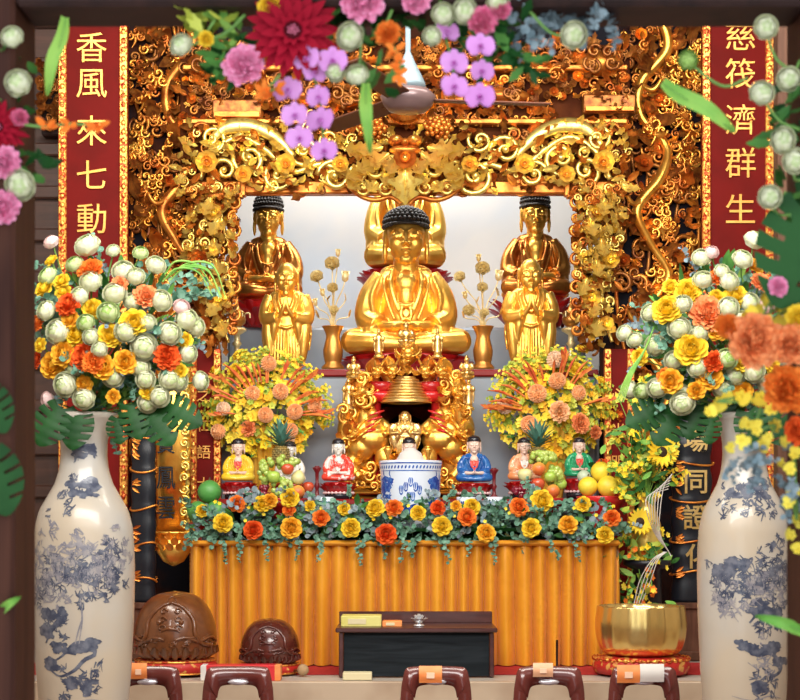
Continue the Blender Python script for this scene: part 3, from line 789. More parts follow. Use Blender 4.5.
# ------------------------------------------------------------------ couplet boards
gold_txt = mat('gilt lettering', (.92, .50, .12), .4, .55, (.80, .38, .08), 12)
def board(name, label, px0, px1, r0, r1, Y, face, chars, size, cx=None, trim_w=8, ch_m=None, trim=True):
    u = S(Y); x0, x1 = P(px0, 0, Y).x, P(px1, 0, Y).x; z0, z1 = P(0, r1, Y).z, P(0, r0, Y).z
    w = x1-x0; h = z1-z0; t = thing(name, label, 'couplet board', ((x0+x1)/2, Y, z0))
    mb = MB(); mb.add(bbox((0, .02, h/2), (w, .05, h), .005), 0, smooth=False); part('panel', mb, face, t)
    if trim:
        for s_ in (-1, 1):
            mb = MB(); mb.add(bbox((s_*(w/2-trim_w*u*.5), -.012, h/2), (trim_w*u, .03, h), .006), 0, smooth=False)
            for q in range(int(h/.06)): mb.add(sphere((s_*(w/2-trim_w*u*.5), -.028, .03+q*.06), (trim_w*u*.34, .008, .022), 8, 5), 0)
            part('gilded_border', mb, gold_thd, t)
    for ch, row, cpx in chars:
        g = text_geo(ch, size*u*.98, .009, 0); p = P(cpx, row, Y)
        mb = MB(); mb.add(g, 0, tr(p.x-t.location.x, -.008, p.z-z0), smooth=False); part('character', mb, ch_m or gold_txt, t)
    return t
board('couplet_board', 'tall red couplet board with gold border and gold characters, left of the altar', 59, 128, 18, 656, 10.55, red_brd,
      [('香', 48, 92), ('風', 84, 92), ('來', 131, 92), ('七', 175, 92), ('動', 219, 92)], 33)
board('couplet_board', 'tall red couplet board with gold border and gold characters, right of the altar', 702, 773, 18, 656, 10.55, red_brd,
      [('慈', 36, 740), ('筏', 74, 740), ('濟', 120, 740), ('群', 163, 740), ('生', 209, 740)], 33)
board('couplet_board', 'narrow red board with gold characters beside the left altar bouquet', 190, 221, 349, 651, 10.95, red_brd,
      [('之', 395, 204), ('仁', 425, 204), ('語', 452, 204), ('大', 484, 204)], 15, trim_w=7)
board('couplet_board', 'narrow red board behind the yellow sprays at the right of the altar', 604, 634, 349, 651, 10.95, red_brd, [('心', 395, 618), ('光', 430, 618), ('明', 462, 618)], 15, trim_w=7)
def bamboo_board(label, px0, px1, r0, r1, nodes, chars, Y=10.3):
    u = S(Y); z0, z1 = P(0, r1, Y).z, P(0, r0, Y).z; x0, x1 = P(px0, 0, Y).x, P(px1, 0, Y).x
    w = x1-x0; t = thing('bamboo_board', label, 'couplet board', ((x0+x1)/2, Y, z0))
    prof = []; nz = [P(0, r, Y).z-z0 for r in nodes]; n = 90
    for i in range(n):
        z = (z1-z0)*i/(n-1); dn = min(abs(z-q) for q in nz)
        prof.append((w*.5*(1.03-.10*math.exp(-((dn-.035)/.05)**2)+.04*math.exp(-(dn/.012)**2)), z))
    mb = MB(); mb.add(lathe(prof, 28, True, sq=.45)); part('panel', mb, blk_lac, t)
    for k, q in enumerate(nz):
        mb = MB(); rr = random.Random(k+int(px0))
        mb.add(tube([(w*.53*math.cos(a), w*.53*.45*math.sin(a), q+.018*math.sin(a*1.5+k)) for a in np.linspace(0, 2*PI, 30)], .007, 6), 0)
        part('node_ring', mb, gold_cop, t)
    mb = MB()
    for k in range(12):    # sprays of gilded bamboo leaves on the black ground
        z = (z1-z0)*rr.random(); s_ = rr.choice((-1, 1)) if chars else 1
        for q in range(4):
            acanthus(mb, (-w*.42, z+q*.012), rr.uniform(-.9, .9), .06, .018, 0, -w*.21, .2, 0, .0)
    part('gilt_leaves', mb, gold_cop, t)
    for ch, row, cpx in chars:
        p = P(cpx, row, Y); g = text_geo(ch, 26*u, .006, .002); mb = MB()
        mb.add(g, 0, tr(p.x-t.location.x, -w*.235, p.z-z0), smooth=False); part('character', mb, gold_pale, t)
    return t
bamboo_board('black lacquered bamboo-shaped board with gold leaf sprays, behind the left floor vase', 131, 156, 330, 602, (352, 385, 420, 436, 470, 508, 545, 580), [])
bamboo_board('black lacquered bamboo-shaped board with gold characters, behind the right floor vase', 671, 712, 330, 602, (352, 385, 427, 463, 500, 540, 572), [('塲', 440, 694), ('同', 482, 694), ('證', 517, 694), ('化', 556, 696)])
# gilded board with black characters
Y = 10.42; u = S(Y); z0 = P(0, 566, Y).z; x0, x1 = P(156, 0, Y).x, P(191, 0, Y).x; w = x1-x0
t = thing('gilded_board', 'gold curved board with black characters and lotus foot, left of the altar cloth', 'couplet board', ((x0+x1)/2, Y, z0))
H = P(0, 330, Y).z-z0; hb = P(0, 536, Y).z-z0
mb = MB(); mb.add(lathe([(w*.5, hb), (w*.5, H)], 28, True, sq=.4)); part('panel', mb, gold_org, t)
mb = MB(); mb.add(lathe([(.01, 0), (w*.3, .03), (w*.47, .09), (w*.5, hb)], 28, True, sq=.45))
for k in range(3):
    for j in range(7):
        a = PI+PI*(j+.5*(k % 2))/6.5; V, f = leaf(.06, .055, 6, 5, .25, .5, pw=.5)
        mb.add((V, f), 0, tr(w*.5*math.cos(a), w*.22*math.sin(a), hb-.035+k*.035-.06) @ rotz(a-PI/2) @ rotx(PI/2-.3) @ roty(PI))
mb.add(tube([(w*.52*math.cos(a), w*.24*math.sin(a), hb+.02) for a in np.linspace(PI, 2*PI, 20)], .012, 6), 0)
part('lotus_foot', mb, gold, t)
mb = MB()
for q in range(16): spiral(mb, (w*.34, hb+.08+q*.075), .03, 1.4, 1 if q % 2 else -1, q, 0, .25, -w*.17, .2)
for q in range(26): acanthus(mb, (w*.43, hb+.02+q*.05), PI/2, .05, .03, 0, -w*.14, .4, 0, .1)
part('scroll_border', mb, gold_lem, t)
for ch, row in (('寶', 442), ('鳳', 478), ('雲', 508)):
    g = text_geo(ch, 23*u, .006, .0006); mb = MB(); mb.add(g, 0, sc(.85, 1, 1.1) @ tr(0, 0, 0)); V_ = mb.geo()[0]; g = (V_, g[1]); mb = MB(); mb.add(g, 0, tr(P(167, 0, Y).x-t.location.x, -w*.215, P(0, row, Y).z-z0), smooth=False); part('character', mb, blk_lac, t)

pedw = wood('pedestal brown wood', (.07, .03, .018), (.15, .065, .04), .5, (4, 4, .6), 0)
for px0, px1, lab in ((126, 160, 'brown wooden pedestal under the left black lacquered board'), (666, 716, 'brown wooden pedestal under the right black lacquered board')):
    Y = 10.3; x0, x1 = P(px0, 0, Y).x, P(px1, 0, Y).x; H = P(0, 602, Y).z-STG; t = thing('board_pedestal', lab, 'pedestal', ((x0+x1)/2, Y, STG)); w = x1-x0
    mb = MB(); mb.add(bbox((0, 0, .03), (w, .20, .06), .006), 0, smooth=False); part('base_moulding', mb, pedw, t); mb = MB(); mb.add(bbox((0, 0, H-.02), (w, .20, .04), .006), 0, smooth=False); part('top_moulding', mb, pedw, t)
    mb = MB(); mb.add(bbox((0, 0, H/2), (w*.9, .16, H-.06), .006), 0, smooth=False); part('pedestal_body', mb, pedw, t)
Y = 11.05; p = P(50, 132, Y); t = thing('carved_bracket', 'small brown gilt carved bracket on the dark panelling left of the left couplet board', 'carving', p); rr = random.Random(8); mb = MB(); u = S(Y)
mb.add(bbox((0, .12, 36*u), (22*u, .10, 74*u), .01), 1, smooth=False)
infill(mb, -11*u, 11*u, 2*u, 72*u, 60, .03, .06, .04, (0,), rr, None, 'llsr'); part('bracket_carving', mb, [gold_brn, drk_brn], t)
# ------------------------------------------------------------------ plinth, altar table
def solid(name, label, cat, x0, x1, y0, y1, z0, z1, m, ch=.01, pn='body'):
    t = thing(name, label, cat, ((x0+x1)/2, (y0+y1)/2, z0))
    return t
ZP = P(0, 369, 11.3).z; ZB = P(0, 325, 11.85).z
t = thing('altar_plinth', 'grey blue plinth carrying the largest gold statue and the monks behind the altar table', 'plinth', (P(407, 0, 11.3).x, 11.3, STG))
hw = 190*S(11.3)
mb = MB(); mb.add(bbox((0, .78, (ZP-STG)/2), (2*hw, 1.56, ZP-STG), .02), 0, smooth=False); part('lower_step', mb, plinth_m, t)

mb = MB(); mb.add(bbox((0, -.005, ZP-STG-.03), (2*hw+.02, .05, .05), .01), 0, smooth=False); part('moulding', mb, red_lac, t)
t = thing('altar_step', 'upper grey blue step behind, carrying the two side seated statues', 'plinth', (P(407, 0, 11.3).x, 12.42, ZP))
mb = MB(); mb.add(bbox((0, 0, (ZB-ZP)/2), (2*hw, .86, ZB-ZP), .02), 0, smooth=False); part('step_body', mb, plinth_m, t)

TZ = P(0, 541, 9.85).z; TX0 = P(194, 0, 9.8).x; TX1 = P(616, 0, 9.8).x; TW = TX1-TX0; TC = (TX0+TX1)/2
satin = mat('orange gold satin', (.70, .28, .012), .42, 0, (.78, .34, .02), 2, spec=.4)
satin.node_tree.nodes['Principled BSDF'].inputs['Sheen Weight'].default_value = .12
t = thing('altar_table', 'long altar table hung with a pleated orange gold satin cloth', 'table', (TC, 9.8, STG))
mb = MB(); mb.add(bbox((0, .75, TZ-STG-.03), (TW-.02, 1.36, .06), .01), 0, smooth=False); part('table_top', mb, drk_brn, t)
for sx in (-1, 1):
    for y_ in (.16, 1.3):
        mb = MB(); mb.add(bbox((sx*(TW/2-.1), y_, (TZ-STG-.06)/2), (.08, .08, TZ-STG-.06), .01), 0, smooth=False); part('leg', mb, drk_brn, t)
mb = MB(); rr = random.Random(4); nz = 12; V = []
ph = 0; xs = np.linspace(-TW/2-.02, TW/2+.02, 760); phs = []; 
for i, x in enumerate(xs): ph += (2*PI*30/760)*(1+.12*math.sin(i*.041)+.08*math.sin(i*.017+1)); phs.append(ph)
def pleat(a): 
    s_ = math.sin(a); return 1.6*(abs(math.sin(a/2+.12*math.sin(a*.37)))**.6)-.8
path = [(-TW/2-.02, 1.4)]+[(-TW/2-.02, 1.4-1.35*k/60) for k in range(1, 60)]
pts = [(x, y, .018*math.sin(y*70)) for x, y in path]
rows = []
for k in range(nz):
    tz = k/(nz-1); z = .010+(TZ-STG-.005)*(1-tz); amp = .030+.040*tz**.5
    r_ = [(x-amp*.5*math.sin(y*60)*1.0, y, z) for x, y in path]
    r_ += [(x, .02-amp*pleat(a+.25*math.sin(tz*2+a*.1)), z) for x, a in zip(xs, phs)]
    r_ += [(-x+amp*.5*math.sin(y*60), y, z) for x, y in reversed(path)]
    rows += r_
mb.add((np.array(rows), [grid_faces(nz, len(rows)//nz)]))
mb.add(bbox((0, -.0, TZ-STG-.012), (TW+.05, .07, .03), .012), 0, smooth=False)
part('pleated_cloth', mb, satin, t)
# raised tier on the table
ZT = P(0, 499, 10.35).z
t = thing('altar_tier', 'dark red raised shelf on the altar table under the small ceramic statues', 'shelf', (TC, 10.79, TZ+.004))
mb = MB(); mb.add(bbox((0, 0, (ZT-TZ)-.024), (TW-.12, .86, .04), .008), 0, smooth=False); part('shelf_board', mb, red_lac, t)
for k in range(5):
    mb = MB(); mb.add(bbox((-TW/2+.12+k*(TW-.24)/4, .0, (ZT-TZ-.044)/2), (.05, .8, ZT-TZ-.044), .006), 0, smooth=False); part('support', mb, drk_brn, t)

# ------------------------------------------------------------------ large gold statues
GEO_SEAT = seated_geo(shw=.87)
GEO_TALL = seated_geo(knee=50, shw=.92)
GEO_MONK = monk_geo()
HAIR = hair_mb(); HAIR_T = hair_mb(tall=5)
red_pet = mat('red lotus paint', (.50, .015, .015), .3, 0, coat=.3)
def lotus_part(t, u, r, h, z=-1, mats=(red_pet, red_pet), n=18):
    mb = MB(); mb.add(lotus_mb(r, h, n).geo(), 0, tr(0, 0, z*h*u if z < 0 else 0) @ sc(u)); part('lotus_base', mb, mats[0], t)
# main Buddha
Y = 11.62; u = S(Y); p = P(406, 357, Y)
t = make_seated('buddha_statue', 'largest gold seated statue with black curled hair, centre of the altar', GEO_SEAT, u, p, gold, gold, hair_blk)
hz = (p.z-ZP)/u; lotus_part(t, u, 66, hz)
# rear Buddha
Y = 12.25; u = S(Y); p = P(405, 271, Y)
t = make_seated('buddha_statue', 'gold seated statue on red lotus, mostly hidden behind the largest statue', GEO_TALL, u*.96, p, gold, gold, hair_blk); t.scale = (.80, .85, 1)
mb = MB(); mb.add(lotus_mb(54, 20, 16).geo(), 0, tr(0, 0, -20*u) @ sc(u)); mb.add(lathe([(42*u, ZB-p.z), (40*u, -.3), (44*u, -20*u)], 32, True, sq=.7), 0); part('lotus_base', mb, red_pet, t)
# side Buddhas
for cx, lab, row in ((268.5, 'seated statue in brown gold robe with black hair, behind the left standing monk', 301), (535, 'seated statue in brown gold robe with black hair, behind the right standing monk', 298)):
    Y = 12.05; u = S(Y)*.70; p = P(cx, row, Y)
    t = make_seated('buddha_statue', lab, GEO_TALL, u, p, gold, robe_brn, hair_blk, hair=HAIR_T)
    t.scale = (.94, .94, 1)
    h = (p.z-ZB)/u; mb = MB(); mb.add(lotus_mb(50, h, 16).geo(), 0, tr(0, 0, -h*u) @ sc(u)); part('lotus_base', mb, red_pet, t)
    mb = MB(); mb.add(lathe([(48*u, -.002), (52*u, 4*u), (50*u, 9*u), (40*u, 10*u)], 32, True, sq=.66)); part('seat_cushion', mb, gold, t)
# standing monks
for cx, lab, r0 in ((287, 'standing gold monk statue with joined palms, left of the largest statue', 263), (530, 'standing gold monk statue with joined palms, right of the largest statue', 259)):
    Y = 11.42; p = P(cx, 368.5, Y); u = (P(0, r0, Y).z-p.z)/150
    p.z = ZP; u = (P(0, r0, Y).z-ZP)/150
    t = thing('monk_statue', lab, 'statue', p); t.scale = (.84, .9, 1)
    mb = MB(); mb.add(GEO_MONK[0], 0, sc(u)); part('body', mb, gold, t)
    mb = MB(); mb.add(GEO_MONK[1], 0, sc(u)); part('robe', mb, gold, t)

# ------------------------------------------------------------------ brass vases with metal lotuses
bronze = mat('bronze vase', (.62, .30, .07), .35, .75, (.5, .22, .05), 6)
silver_g = mat('pale gilt metal', (.88, .76, .44), .4, .5, (.74, .58, .26), 12)
def lotus_vase(cx, lab, items, flip=1):
    Y = 11.4; u = S(Y); p = P(cx, 370, Y); p.z = ZP
    t = thing('brass_vase', 'bronze vase '+lab, 'vase', p)
    mb = MB(); mb.add(lathe([(r*u, z*u) for r, z in ((8.5, 0), (11.5, .5), (11.5, 3), (8, 7), (8.5, 9), (9.5, 14), (10, 20), (7.5, 30), (6.8, 34), (8, 38), (10.5, 43), (11, 44), (9.5, 43.5), (6, 36))], 28, False)); part('vase_body', mb, bronze, t)
    b = thing('metal_lotus_bunch', 'bunch of gilt metal lotus flowers in the bronze vase '+lab, 'flowers', (p.x, p.y, p.z+44*u))
    rr = random.Random(int(cx))
    for k, (px, row, kind, r) in enumerate(items):
        q = P(px, row, Y); d = (q.x-p.x, -.02-.02*(k % 3), q.z-p.z-44*u)
        st = MB(); st.add(tube(spline([(0, 0, -.2), (d[0]*.15, d[1]*.5, d[2]*.35), (d[0]*.8, d[1], d[2]*.8), d], 12), .0045, 5)); 
        part('stem', st, silver_g, b)
        mb = MB()
        if kind == 'f':
            for row_, (n, el, q_) in enumerate(((6, .2, 1.05), (5, .7, .9), (4, 1.2, .6))):
                for j in range(n): mb.add(petal(r*u*.9, r*u*q_, .8, .8), 0, rotz(2*PI*j/n+row_*.4) @ rotx(el))
            mb.add(sphere((0, 0, r*u*.2), r*u*.3, 8, 6)); nm = 'lotus_flower'
        elif kind == 'b':
            for j in range(6): mb.add(petal(r*u*1.1, r*u*1.7, 1, .9), 0, rotz(j*1.047) @ rotx(1.25))
            mb.add(sphere((0, 0, r*u*.6), (r*u*.6, r*u*.6, r*u*.9), 8, 6)); nm = 'lotus_bud'
        else:
            mb.add(leaf(r*u*2.6, r*u*1.3, 7, 5, .3, .6, pw=.6)); nm = 'lotus_leaf'
        M = frame((d[0]*1.2, -.5, d[2] if kind != 'f' else d[2]*.3), (0, -1, .3), d) if kind == 'l' else frame((0, 0, 1), (d[0]*1.5, -.8 if kind == 'f' else -.2, .45 if kind == 'f' else 1.0), d)
        if kind != 'l':
            ax = Vector((d[0]*1.2, -.9 if kind == 'f' else -.25, .35 if kind == 'f' else 1)).normalized()
            M = frame(ax.cross(Vector((1, 0, .1))), ax, d)
        g = MB(); g.add(mb.geo(), 0, M); part(nm, g, silver_g, b)
lotus_vase(333, 'left of the largest gold statue', [(338, 256, 'b', 4), (332.5, 267, 'f', 9.5), (318, 280, 'f', 8.5), (345, 281, 'b', 6), (323, 296, 'b', 4), (333, 291, 'f', 7), (328, 300, 'l', 5), (346, 300, 'l', 6), (318, 318, 'l', 6), (350, 316, 'l', 5), (334, 312, 'f', 6), (316, 306, 'b', 4)])
lotus_vase(483, 'right of the largest gold statue', [(478.5, 261, 'b', 4), (482, 272, 'f', 9.5), (460, 280, 'f', 7.5), (498, 280, 'b', 6), (482, 290, 'f', 7), (465, 299, 'b', 4), (469, 313, 'f', 8), (484, 315, 'f', 6), (497, 296, 'l', 6), (500, 315, 'l', 6), (476, 303, 'l', 5), (463, 318, 'l', 5)])
# brass lamp stands at the ends of the plinth
for cx, lab in ((237, 'turned brass candle stand below the left seated statue'), (571, 'turned brass candle stand below the right seated statue')):
    Y = 11.45; u = S(Y); p = P(cx, 369, Y); p.z = ZP; t = thing('candle_stand', lab, 'candle stand', p)
    mb = MB(); mb.add(lathe([(r*u, z*u) for r, z in ((11, 0), (11, 2), (5, 5), (3.5, 9), (6, 13), (3, 17), (2.5, 24), (5, 27), (3, 30), (3, 36), (9.5, 40), (9.5, 42), (4, 44))], 20)); part('base', mb, silver_g, t)
    mb = MB(); mb.add(lathe([(r*u, z*u) for r, z in ((4, 44), (8.5, 48), (9, 52), (6, 56), (9.5, 57), (6, 60), (3, 62), (1.6, 66), (.6, 74))], 20)); part('lamp_body', mb, bronze, t)
    for k in range(6): 
        a = k*PI/3; mb = MB(); mb.add(tube(spline([(5*u*math.cos(a), 5*u*math.sin(a), 56*u), (12*u*math.cos(a), 12*u*math.sin(a), 58*u), (13*u*math.cos(a), 13*u*math.sin(a), 53*u)], 8), .006, 5)); part('bracket', mb, silver_g, t)

# ------------------------------------------------------------------ nine-dragon arch
Y = 10.98; u = S(Y); p = P(406, 502, Y); p.z = ZT
t = thing('dragon_arch_sculpture', 'gold and red arch sculpture of nine dragons and small figures, before the largest statue', 'sculpture', p)
rr = random.Random(21); U = sc(u)
def gpart(name, mb, m, par=t, lab=None):
    g = MB(); g.add(mb.geo(), 0, U); return part(name, g, m, par, lab)
def mini_seat(M): # small seated figure about 20 units tall
    g = MB(); g.add(sphere((0, 0, 2.6), (7, 4.6, 3), 12, 7)); g.add(sphere((0, 0, 7.5), (4.2, 3, 5.4), 12, 8)); g.add(sphere((0, -.3, 14.6), (2.3, 2.4, 2.8), 10, 7)); g.add(sphere((0, .2, 17), (1.7, 1.7, 1.6), 8, 6))
    for k in (-1, 1): g.add(tube(spline([(k*3.6, 0, 11), (k*5.2, -1, 7.5), (k*1, -4, 6)], 8), [1.8, 1.7, 1.1], 7)); g.add(tube(spline([(k*1, -2, 3), (k*6, -2.5, 2.4), (k*1, -4.6, 2)], 8), 1.6, 7))
    for j in range(9): a = PI+PI*j/8; g.add(leaf(3.2, 2.6, 5, 3, -.2, .4), 0, tr(6.2*math.cos(a), 4*math.sin(a), -2.4) @ rotz(a-PI/2) @ rotx(1.1))
    g.add(lathe([(5.4, -3), (6.6, -1.5), (6.4, .3)], 16, True, sq=.7))
    return xf(g.geo()[0], M), g.geo()[1]
def mini_stand(M): # standing figure about 28 units tall
    g = MB(); g.add(lathe([(4, 0), (3.6, 4), (3.2, 10), (3.8, 16), (3.6, 20), (1.6, 22.4)], 12, True, sq=.75)); g.add(sphere((0, -.3, 24.4), (2, 2.1, 2.5), 10, 7)); g.add(sphere((0, 0, 26.7), (1.3, 1.3, 1.6), 8, 5))
    for k in (-1, 1): g.add(tube(spline([(k*3.4, 0, 20), (k*4.8, -1, 15.5), (k*1, -3.8, 16.5)], 8), [1.5, 1.6, .9], 7)); g.add(tube(spline([(k*4, -1, 15.6), (k*4.6, -1, 10), (k*4.2, -.6, 4)], 6), [1.4, 1.2, .3], 6))
    g.add(lathe([(5, -3), (5.6, -1), (4.6, .2)], 14, True, sq=.8))
    return xf(g.geo()[0], M), g.geo()[1]
mb = MB()  # red backing of the arch
mb.add(bbox((0, 14, 52), (84, 6, 104), 2), 0, smooth=False); mb.add(bbox((0, 14, 112), (64, 6, 40), 2), 0, smooth=False)
gpart('arch_backing', mb, red_bri)
mb = MB(); mb.add(bbox((0, 0, 4), (140, 40, 8), 1.5), 0, smooth=False); mb.add(bbox((0, -2, 11), (128, 34, 6), 1.5), 0, smooth=False)
gpart('base', mb, gold)
mb = MB()  # red lotus discs and columns
for k in (-1, 1):
    mb.add(lathe([(9, 108), (14, 111), (15, 116), (12, 118)], 20, True, sq=.7), 0, tr(k*25, -4, 0)); mb.add(lathe([(9, 98), (16, 104), (14, 108)], 20, True, sq=.7), 0, tr(k*25, -4, 0))
    mb.add(tube([(k*30, 0, 14), (k*29, 0, 60), (k*30, 0, 104)], [5, 4, 5], 10))
gpart('red_pillar', mb, red_bri)
mb = MB()  # cloud heaps of the two flanks
for sgn in (-1, 1):
    for k in range(46):
        z = 14+rr.random()**1.2*112; x = sgn*(34+rr.random()*30*(1-max(0, z-80)/150))
        y_ = -10+rr.uniform(-10, 8)
        if rr.random() < .55: spiral(mb, (x, z), rr.uniform(4, 7.5), 1.4, rr.choice((-1, 1)), rr.uniform(0, 6), 0, .28, y_)
        else: acanthus(mb, (x, z), rr.uniform(0, 6.3), rr.uniform(9, 15), rr.uniform(5, 8), 0, y_, .9, rr.choice((0, 3)), .4)
    for (x, z, rx, rz) in ((54, 96, 10, 30), (48, 40, 16, 24), (58, 24, 12, 12), (60, 70, 9, 18), (46, 118, 12, 12), (40, 80, 12, 18)): mb.add(sphere((sgn*x, 4, z), (rx, 11, rz), 14, 9))
for k in range(24): spiral(mb, (rr.uniform(-62, 62), rr.uniform(8, 26)), rr.uniform(4, 6.5), 1.4, rr.choice((-1, 1)), rr.uniform(0, 6), 0, .28, -18+rr.uniform(-4, 6))
gpart('cloud_heap', mb, gold)
for sgn in (-1, 1):   # pot-bellied guardians on beasts
    mb = MB(); gs = [E((sgn*34, -12, 60), (19, 14, 14)), E((sgn*31, -14, 74), (10, 9, 9)), E((sgn*33, -18, 84), (5.5, 5.5, 6.5)), E((sgn*44, -12, 52), (14, 12, 14)), E((sgn*22, -15, 42), (9, 8, 12)),
        tube(spline([(sgn*38, -12, 76), (sgn*48, -16, 68), (sgn*40, -24, 60)], 10), [5, 4.4, 3], 10), tube(spline([(sgn*26, -12, 78), (sgn*17, -16, 70), (sgn*22, -24, 64)], 10), [5, 4.2, 3], 10),
        tube(spline([(sgn*46, -10, 46), (sgn*54, -14, 34), (sgn*46, -18, 22)], 10), [9, 7, 5], 10), tube(spline([(sgn*24, -14, 46), (sgn*16, -18, 34), (sgn*22, -20, 20)], 10), [8, 6, 5], 10)]
    for q in range(4): gs.append(tube(spline([(sgn*(24+3*q), -22, 80-3*q), (sgn*(34+4*q), -26, 72-3*q), (sgn*(44+2*q), -20, 64-3*q)], 8), 1.3, 6))
    mb.add(remesh(gs, .9, 3)); gpart('guardian_figure', mb, gold)
    mb = MB()
    for q in range(5): mb.add(tube(spline([(sgn*(22+2*q), -23+q, 88-6*q), (sgn*(27+3*q), -28+q, 86-6*q), (sgn*(36+2*q), -27+q, 83-6*q)], 8), [.8, 1.5, .8], 6))
    gpart('red_sash', mb, red_bri)
heads = [(2, -22, 146, 1.35, 0), (-27, -20, 128, 1.05, -.4), (-13, -24, 128, 1.1, -.2), (18, -24, 128, 1.1, .2), (33, -20, 128, 1.05, .4), (-44, -18, 108, 1.1, -.8), (48, -18, 108, 1.1, .8), (-50, -20, 66, 1.1, -.6), (54, -20, 66, 1.1, .6)]
for k, (x, y_, z, s_, tw) in enumerate(heads):
    sgn = -1 if x < 0 else 1
    mb = MB(); b = [(x, y_+4, z+2), (x+sgn*4, y_+10, z+8), (x+sgn*9, -2, z+2), (x+sgn*3, 0, z-12), (x+sgn*10, 0, z-22)] if k else [(x, y_+4, z+2), (x, y_+12, z+7), (x+5, 2, z), (x-4, 2, z-10), (x+2, 4, z-18)]
    mb.add(tube(spline(b, 26), [4.6*s_, 5.2*s_, 4.8*s_, 3*s_], 10))
    sp = spline(b, 26)
    for q in range(2, 24): mb.add(leaf(3.4*s_, 2.6*s_, 4, 3, .2, .3), 0, frame((0, -.3, 1), (0, -1, 0), np.array(sp[q])+np.array((0, -1, 3*s_))))
    d = gpart('dragon', mb, gold_cop if k % 2 else gold)
    mb = MB(); dragon_head(mb, tr(x, y_, z) @ rotz(tw) @ rotx(.35), 0, s_); gpart('dragon_head', mb, gold, d)
for (kind, x, z, s_) in (('s', -52, 123, 1.05), ('s', 60, 123, 1.1), ('s', 0, 154, 1.2), ('t', -27, 143, .95), ('t', 31, 143, .95), ('t', -57, 92, 1.05), ('t', 62, 92, 1.05)):
    mb = MB(); mb.add((mini_seat if kind == 's' else mini_stand)(tr(x, -14 if abs(x) > 40 else -18, z) @ sc(s_))); gpart('attendant_figure', mb, gold_pale)
mb = MB(); V = []
mb.add(lathe([(24, 97), (24, 99.5), (22, 100), (22, 102.5), (19.5, 103), (19.5, 105.5), (17.5, 106), (17.5, 108.5), (16.5, 109), (16.5, 111.5), (15.5, 112), (15.4, 114.5), (14, 115), (13.6, 117.5), (11.5, 118.3), (9.5, 120.5), (6, 122.5), (1, 123.5)], 28, True, sq=.8), 0, tr(0, -10, 0))
for q, r_ in ((97, 24.5), (101, 23), (104, 21), (107, 19), (110, 17.6), (113, 16.5), (116, 15.2), (119, 12.5), (121.5, 9)):
    mb.add(tube([(r_*math.cos(a), -10+r_*.8*math.sin(a), q) for a in np.linspace(0, 2*PI, 36)], .95, 6))
gpart('ribbed_canopy', mb, gold_pale)
# pale gold standing figure inside the arch
q = P(405, 0, 10.93); b = thing('infant_buddha_statue', 'small pale gold robed statue standing inside the dragon arch', 'statue', (q.x, p.y-20*u, ZT+46*u))
s_ = (P(0, 411, Y-.15).z-b.location.z)/150
mb = MB(); mb.add(GEO_MONK[0], 0, sc(s_*1.05, s_, s_)); part('body', mb, gold_pale, b)
mb = MB(); mb.add(GEO_MONK[1], 0, sc(s_*1.35, s_, s_)); part('robe', mb, gold_pale, b)
mb = MB(); mb.add(lotus_mb(14, 9, 12).geo(), 0, tr(0, 0, -9*u) @ sc(u)); mb.add(lathe([(13*u, -34*u), (11*u, -22*u), (13*u, -9*u)], 20, True, sq=.7)); part('lotus_pedestal', mb, gold, b)

# ------------------------------------------------------------------ six small ceramic statues, one more behind the pot
GEO_SM = seated_geo(knee=56, shw=.96, vox=1.8, fine=1.25)
HAIR_S = hair_mb(curls=False)
skinp = mat('painted skin', (.80, .58, .48), .4); white_g = mat('white glaze', (.80, .78, .72), .2, coat=.5)
yel_g = mat('yellow glaze', (.82, .52, .02), .22, 0, (.88, .62, .06), 8, coat=.5); blu_g = mat('blue glaze', (.01, .09, .36), .2, 0, (.03, .16, .45), 30, coat=.5)
grn_g = mat('green glaze', (.01, .28, .12), .2, 0, (.03, .38, .16), 30, coat=.5); org_g = mat('orange glaze', (.80, .28, .10), .2, 0, (.86, .5, .3), 14, coat=.5)
rw_g = mat('red and white glaze', (.78, .06, .035), .2, 0, (.86, .70, .66), 26, .52, .58, coat=.5); blk_g = mat('black glaze', (.015, .013, .02), .25)
red_in = mat('red inner robe', (.65, .05, .03), .3); pink_w = mat('pink white lotus', (.85, .6, .6), .25)
def ceramic(cx, lab, robe, sash, row0, row1, Y=10.45):
    p = P(cx, row1, Y); u = (P(0, row0, Y).z-p.z)/152
    zb = ZT; t = make_seated('ceramic_buddha_statue', lab, GEO_SM, u, p, white_g if 'white robe' in lab else skinp, robe, blk_g, hair=HAIR_S)
    mb = MB()
    for k in (-1, 1): mb.add(tube(spline([(k*12, -21.5, 66), (k*7, -25.5, 50), (0, -27, 36)], 10), [4, 5, 3], 8, flat=.5), 0, sc(u))
    mb.add(sphere((0, -22, 54), (11, 6, 14), 12, 8), 0, sc(u)); part('inner_robe', mb, sash, t)
    h = p.z-zb; mb = MB(); mb.add(lotus_mb(54*u, h*.55, 13).geo(), 0, tr(0, 0, -h*.62)); part('lotus_base', mb, red_bri, t)
    mb = MB(); mb.add(lathe([(46*u, -h), (48*u, -h*.8), (44*u, -h*.62)], 28, True, sq=.72)); part('foot_plate', mb, blk_g, t)
    mb = MB(); aa = np.linspace(0, 2*PI, 111); mb.add(tube([(50*u*math.cos(a), 36*u*math.sin(a), -h*.66) for a in aa], .007+.004*np.cos(aa*22), 6))
    part('beading', mb, pink_w, t)
ceramic(238.5, 'small seated ceramic statue in a yellow robe', yel_g, red_in, 437, 481)
ceramic(290, 'small seated ceramic statue in a white robe, half hidden by the left fruit pyramid', white_g, white_g, 440, 482, 10.62)
ceramic(338.5, 'small seated ceramic statue in a red and white robe', rw_g, rw_g, 437, 481)
ceramic(474, 'small seated ceramic statue in a blue robe', blu_g, red_in, 434, 482)
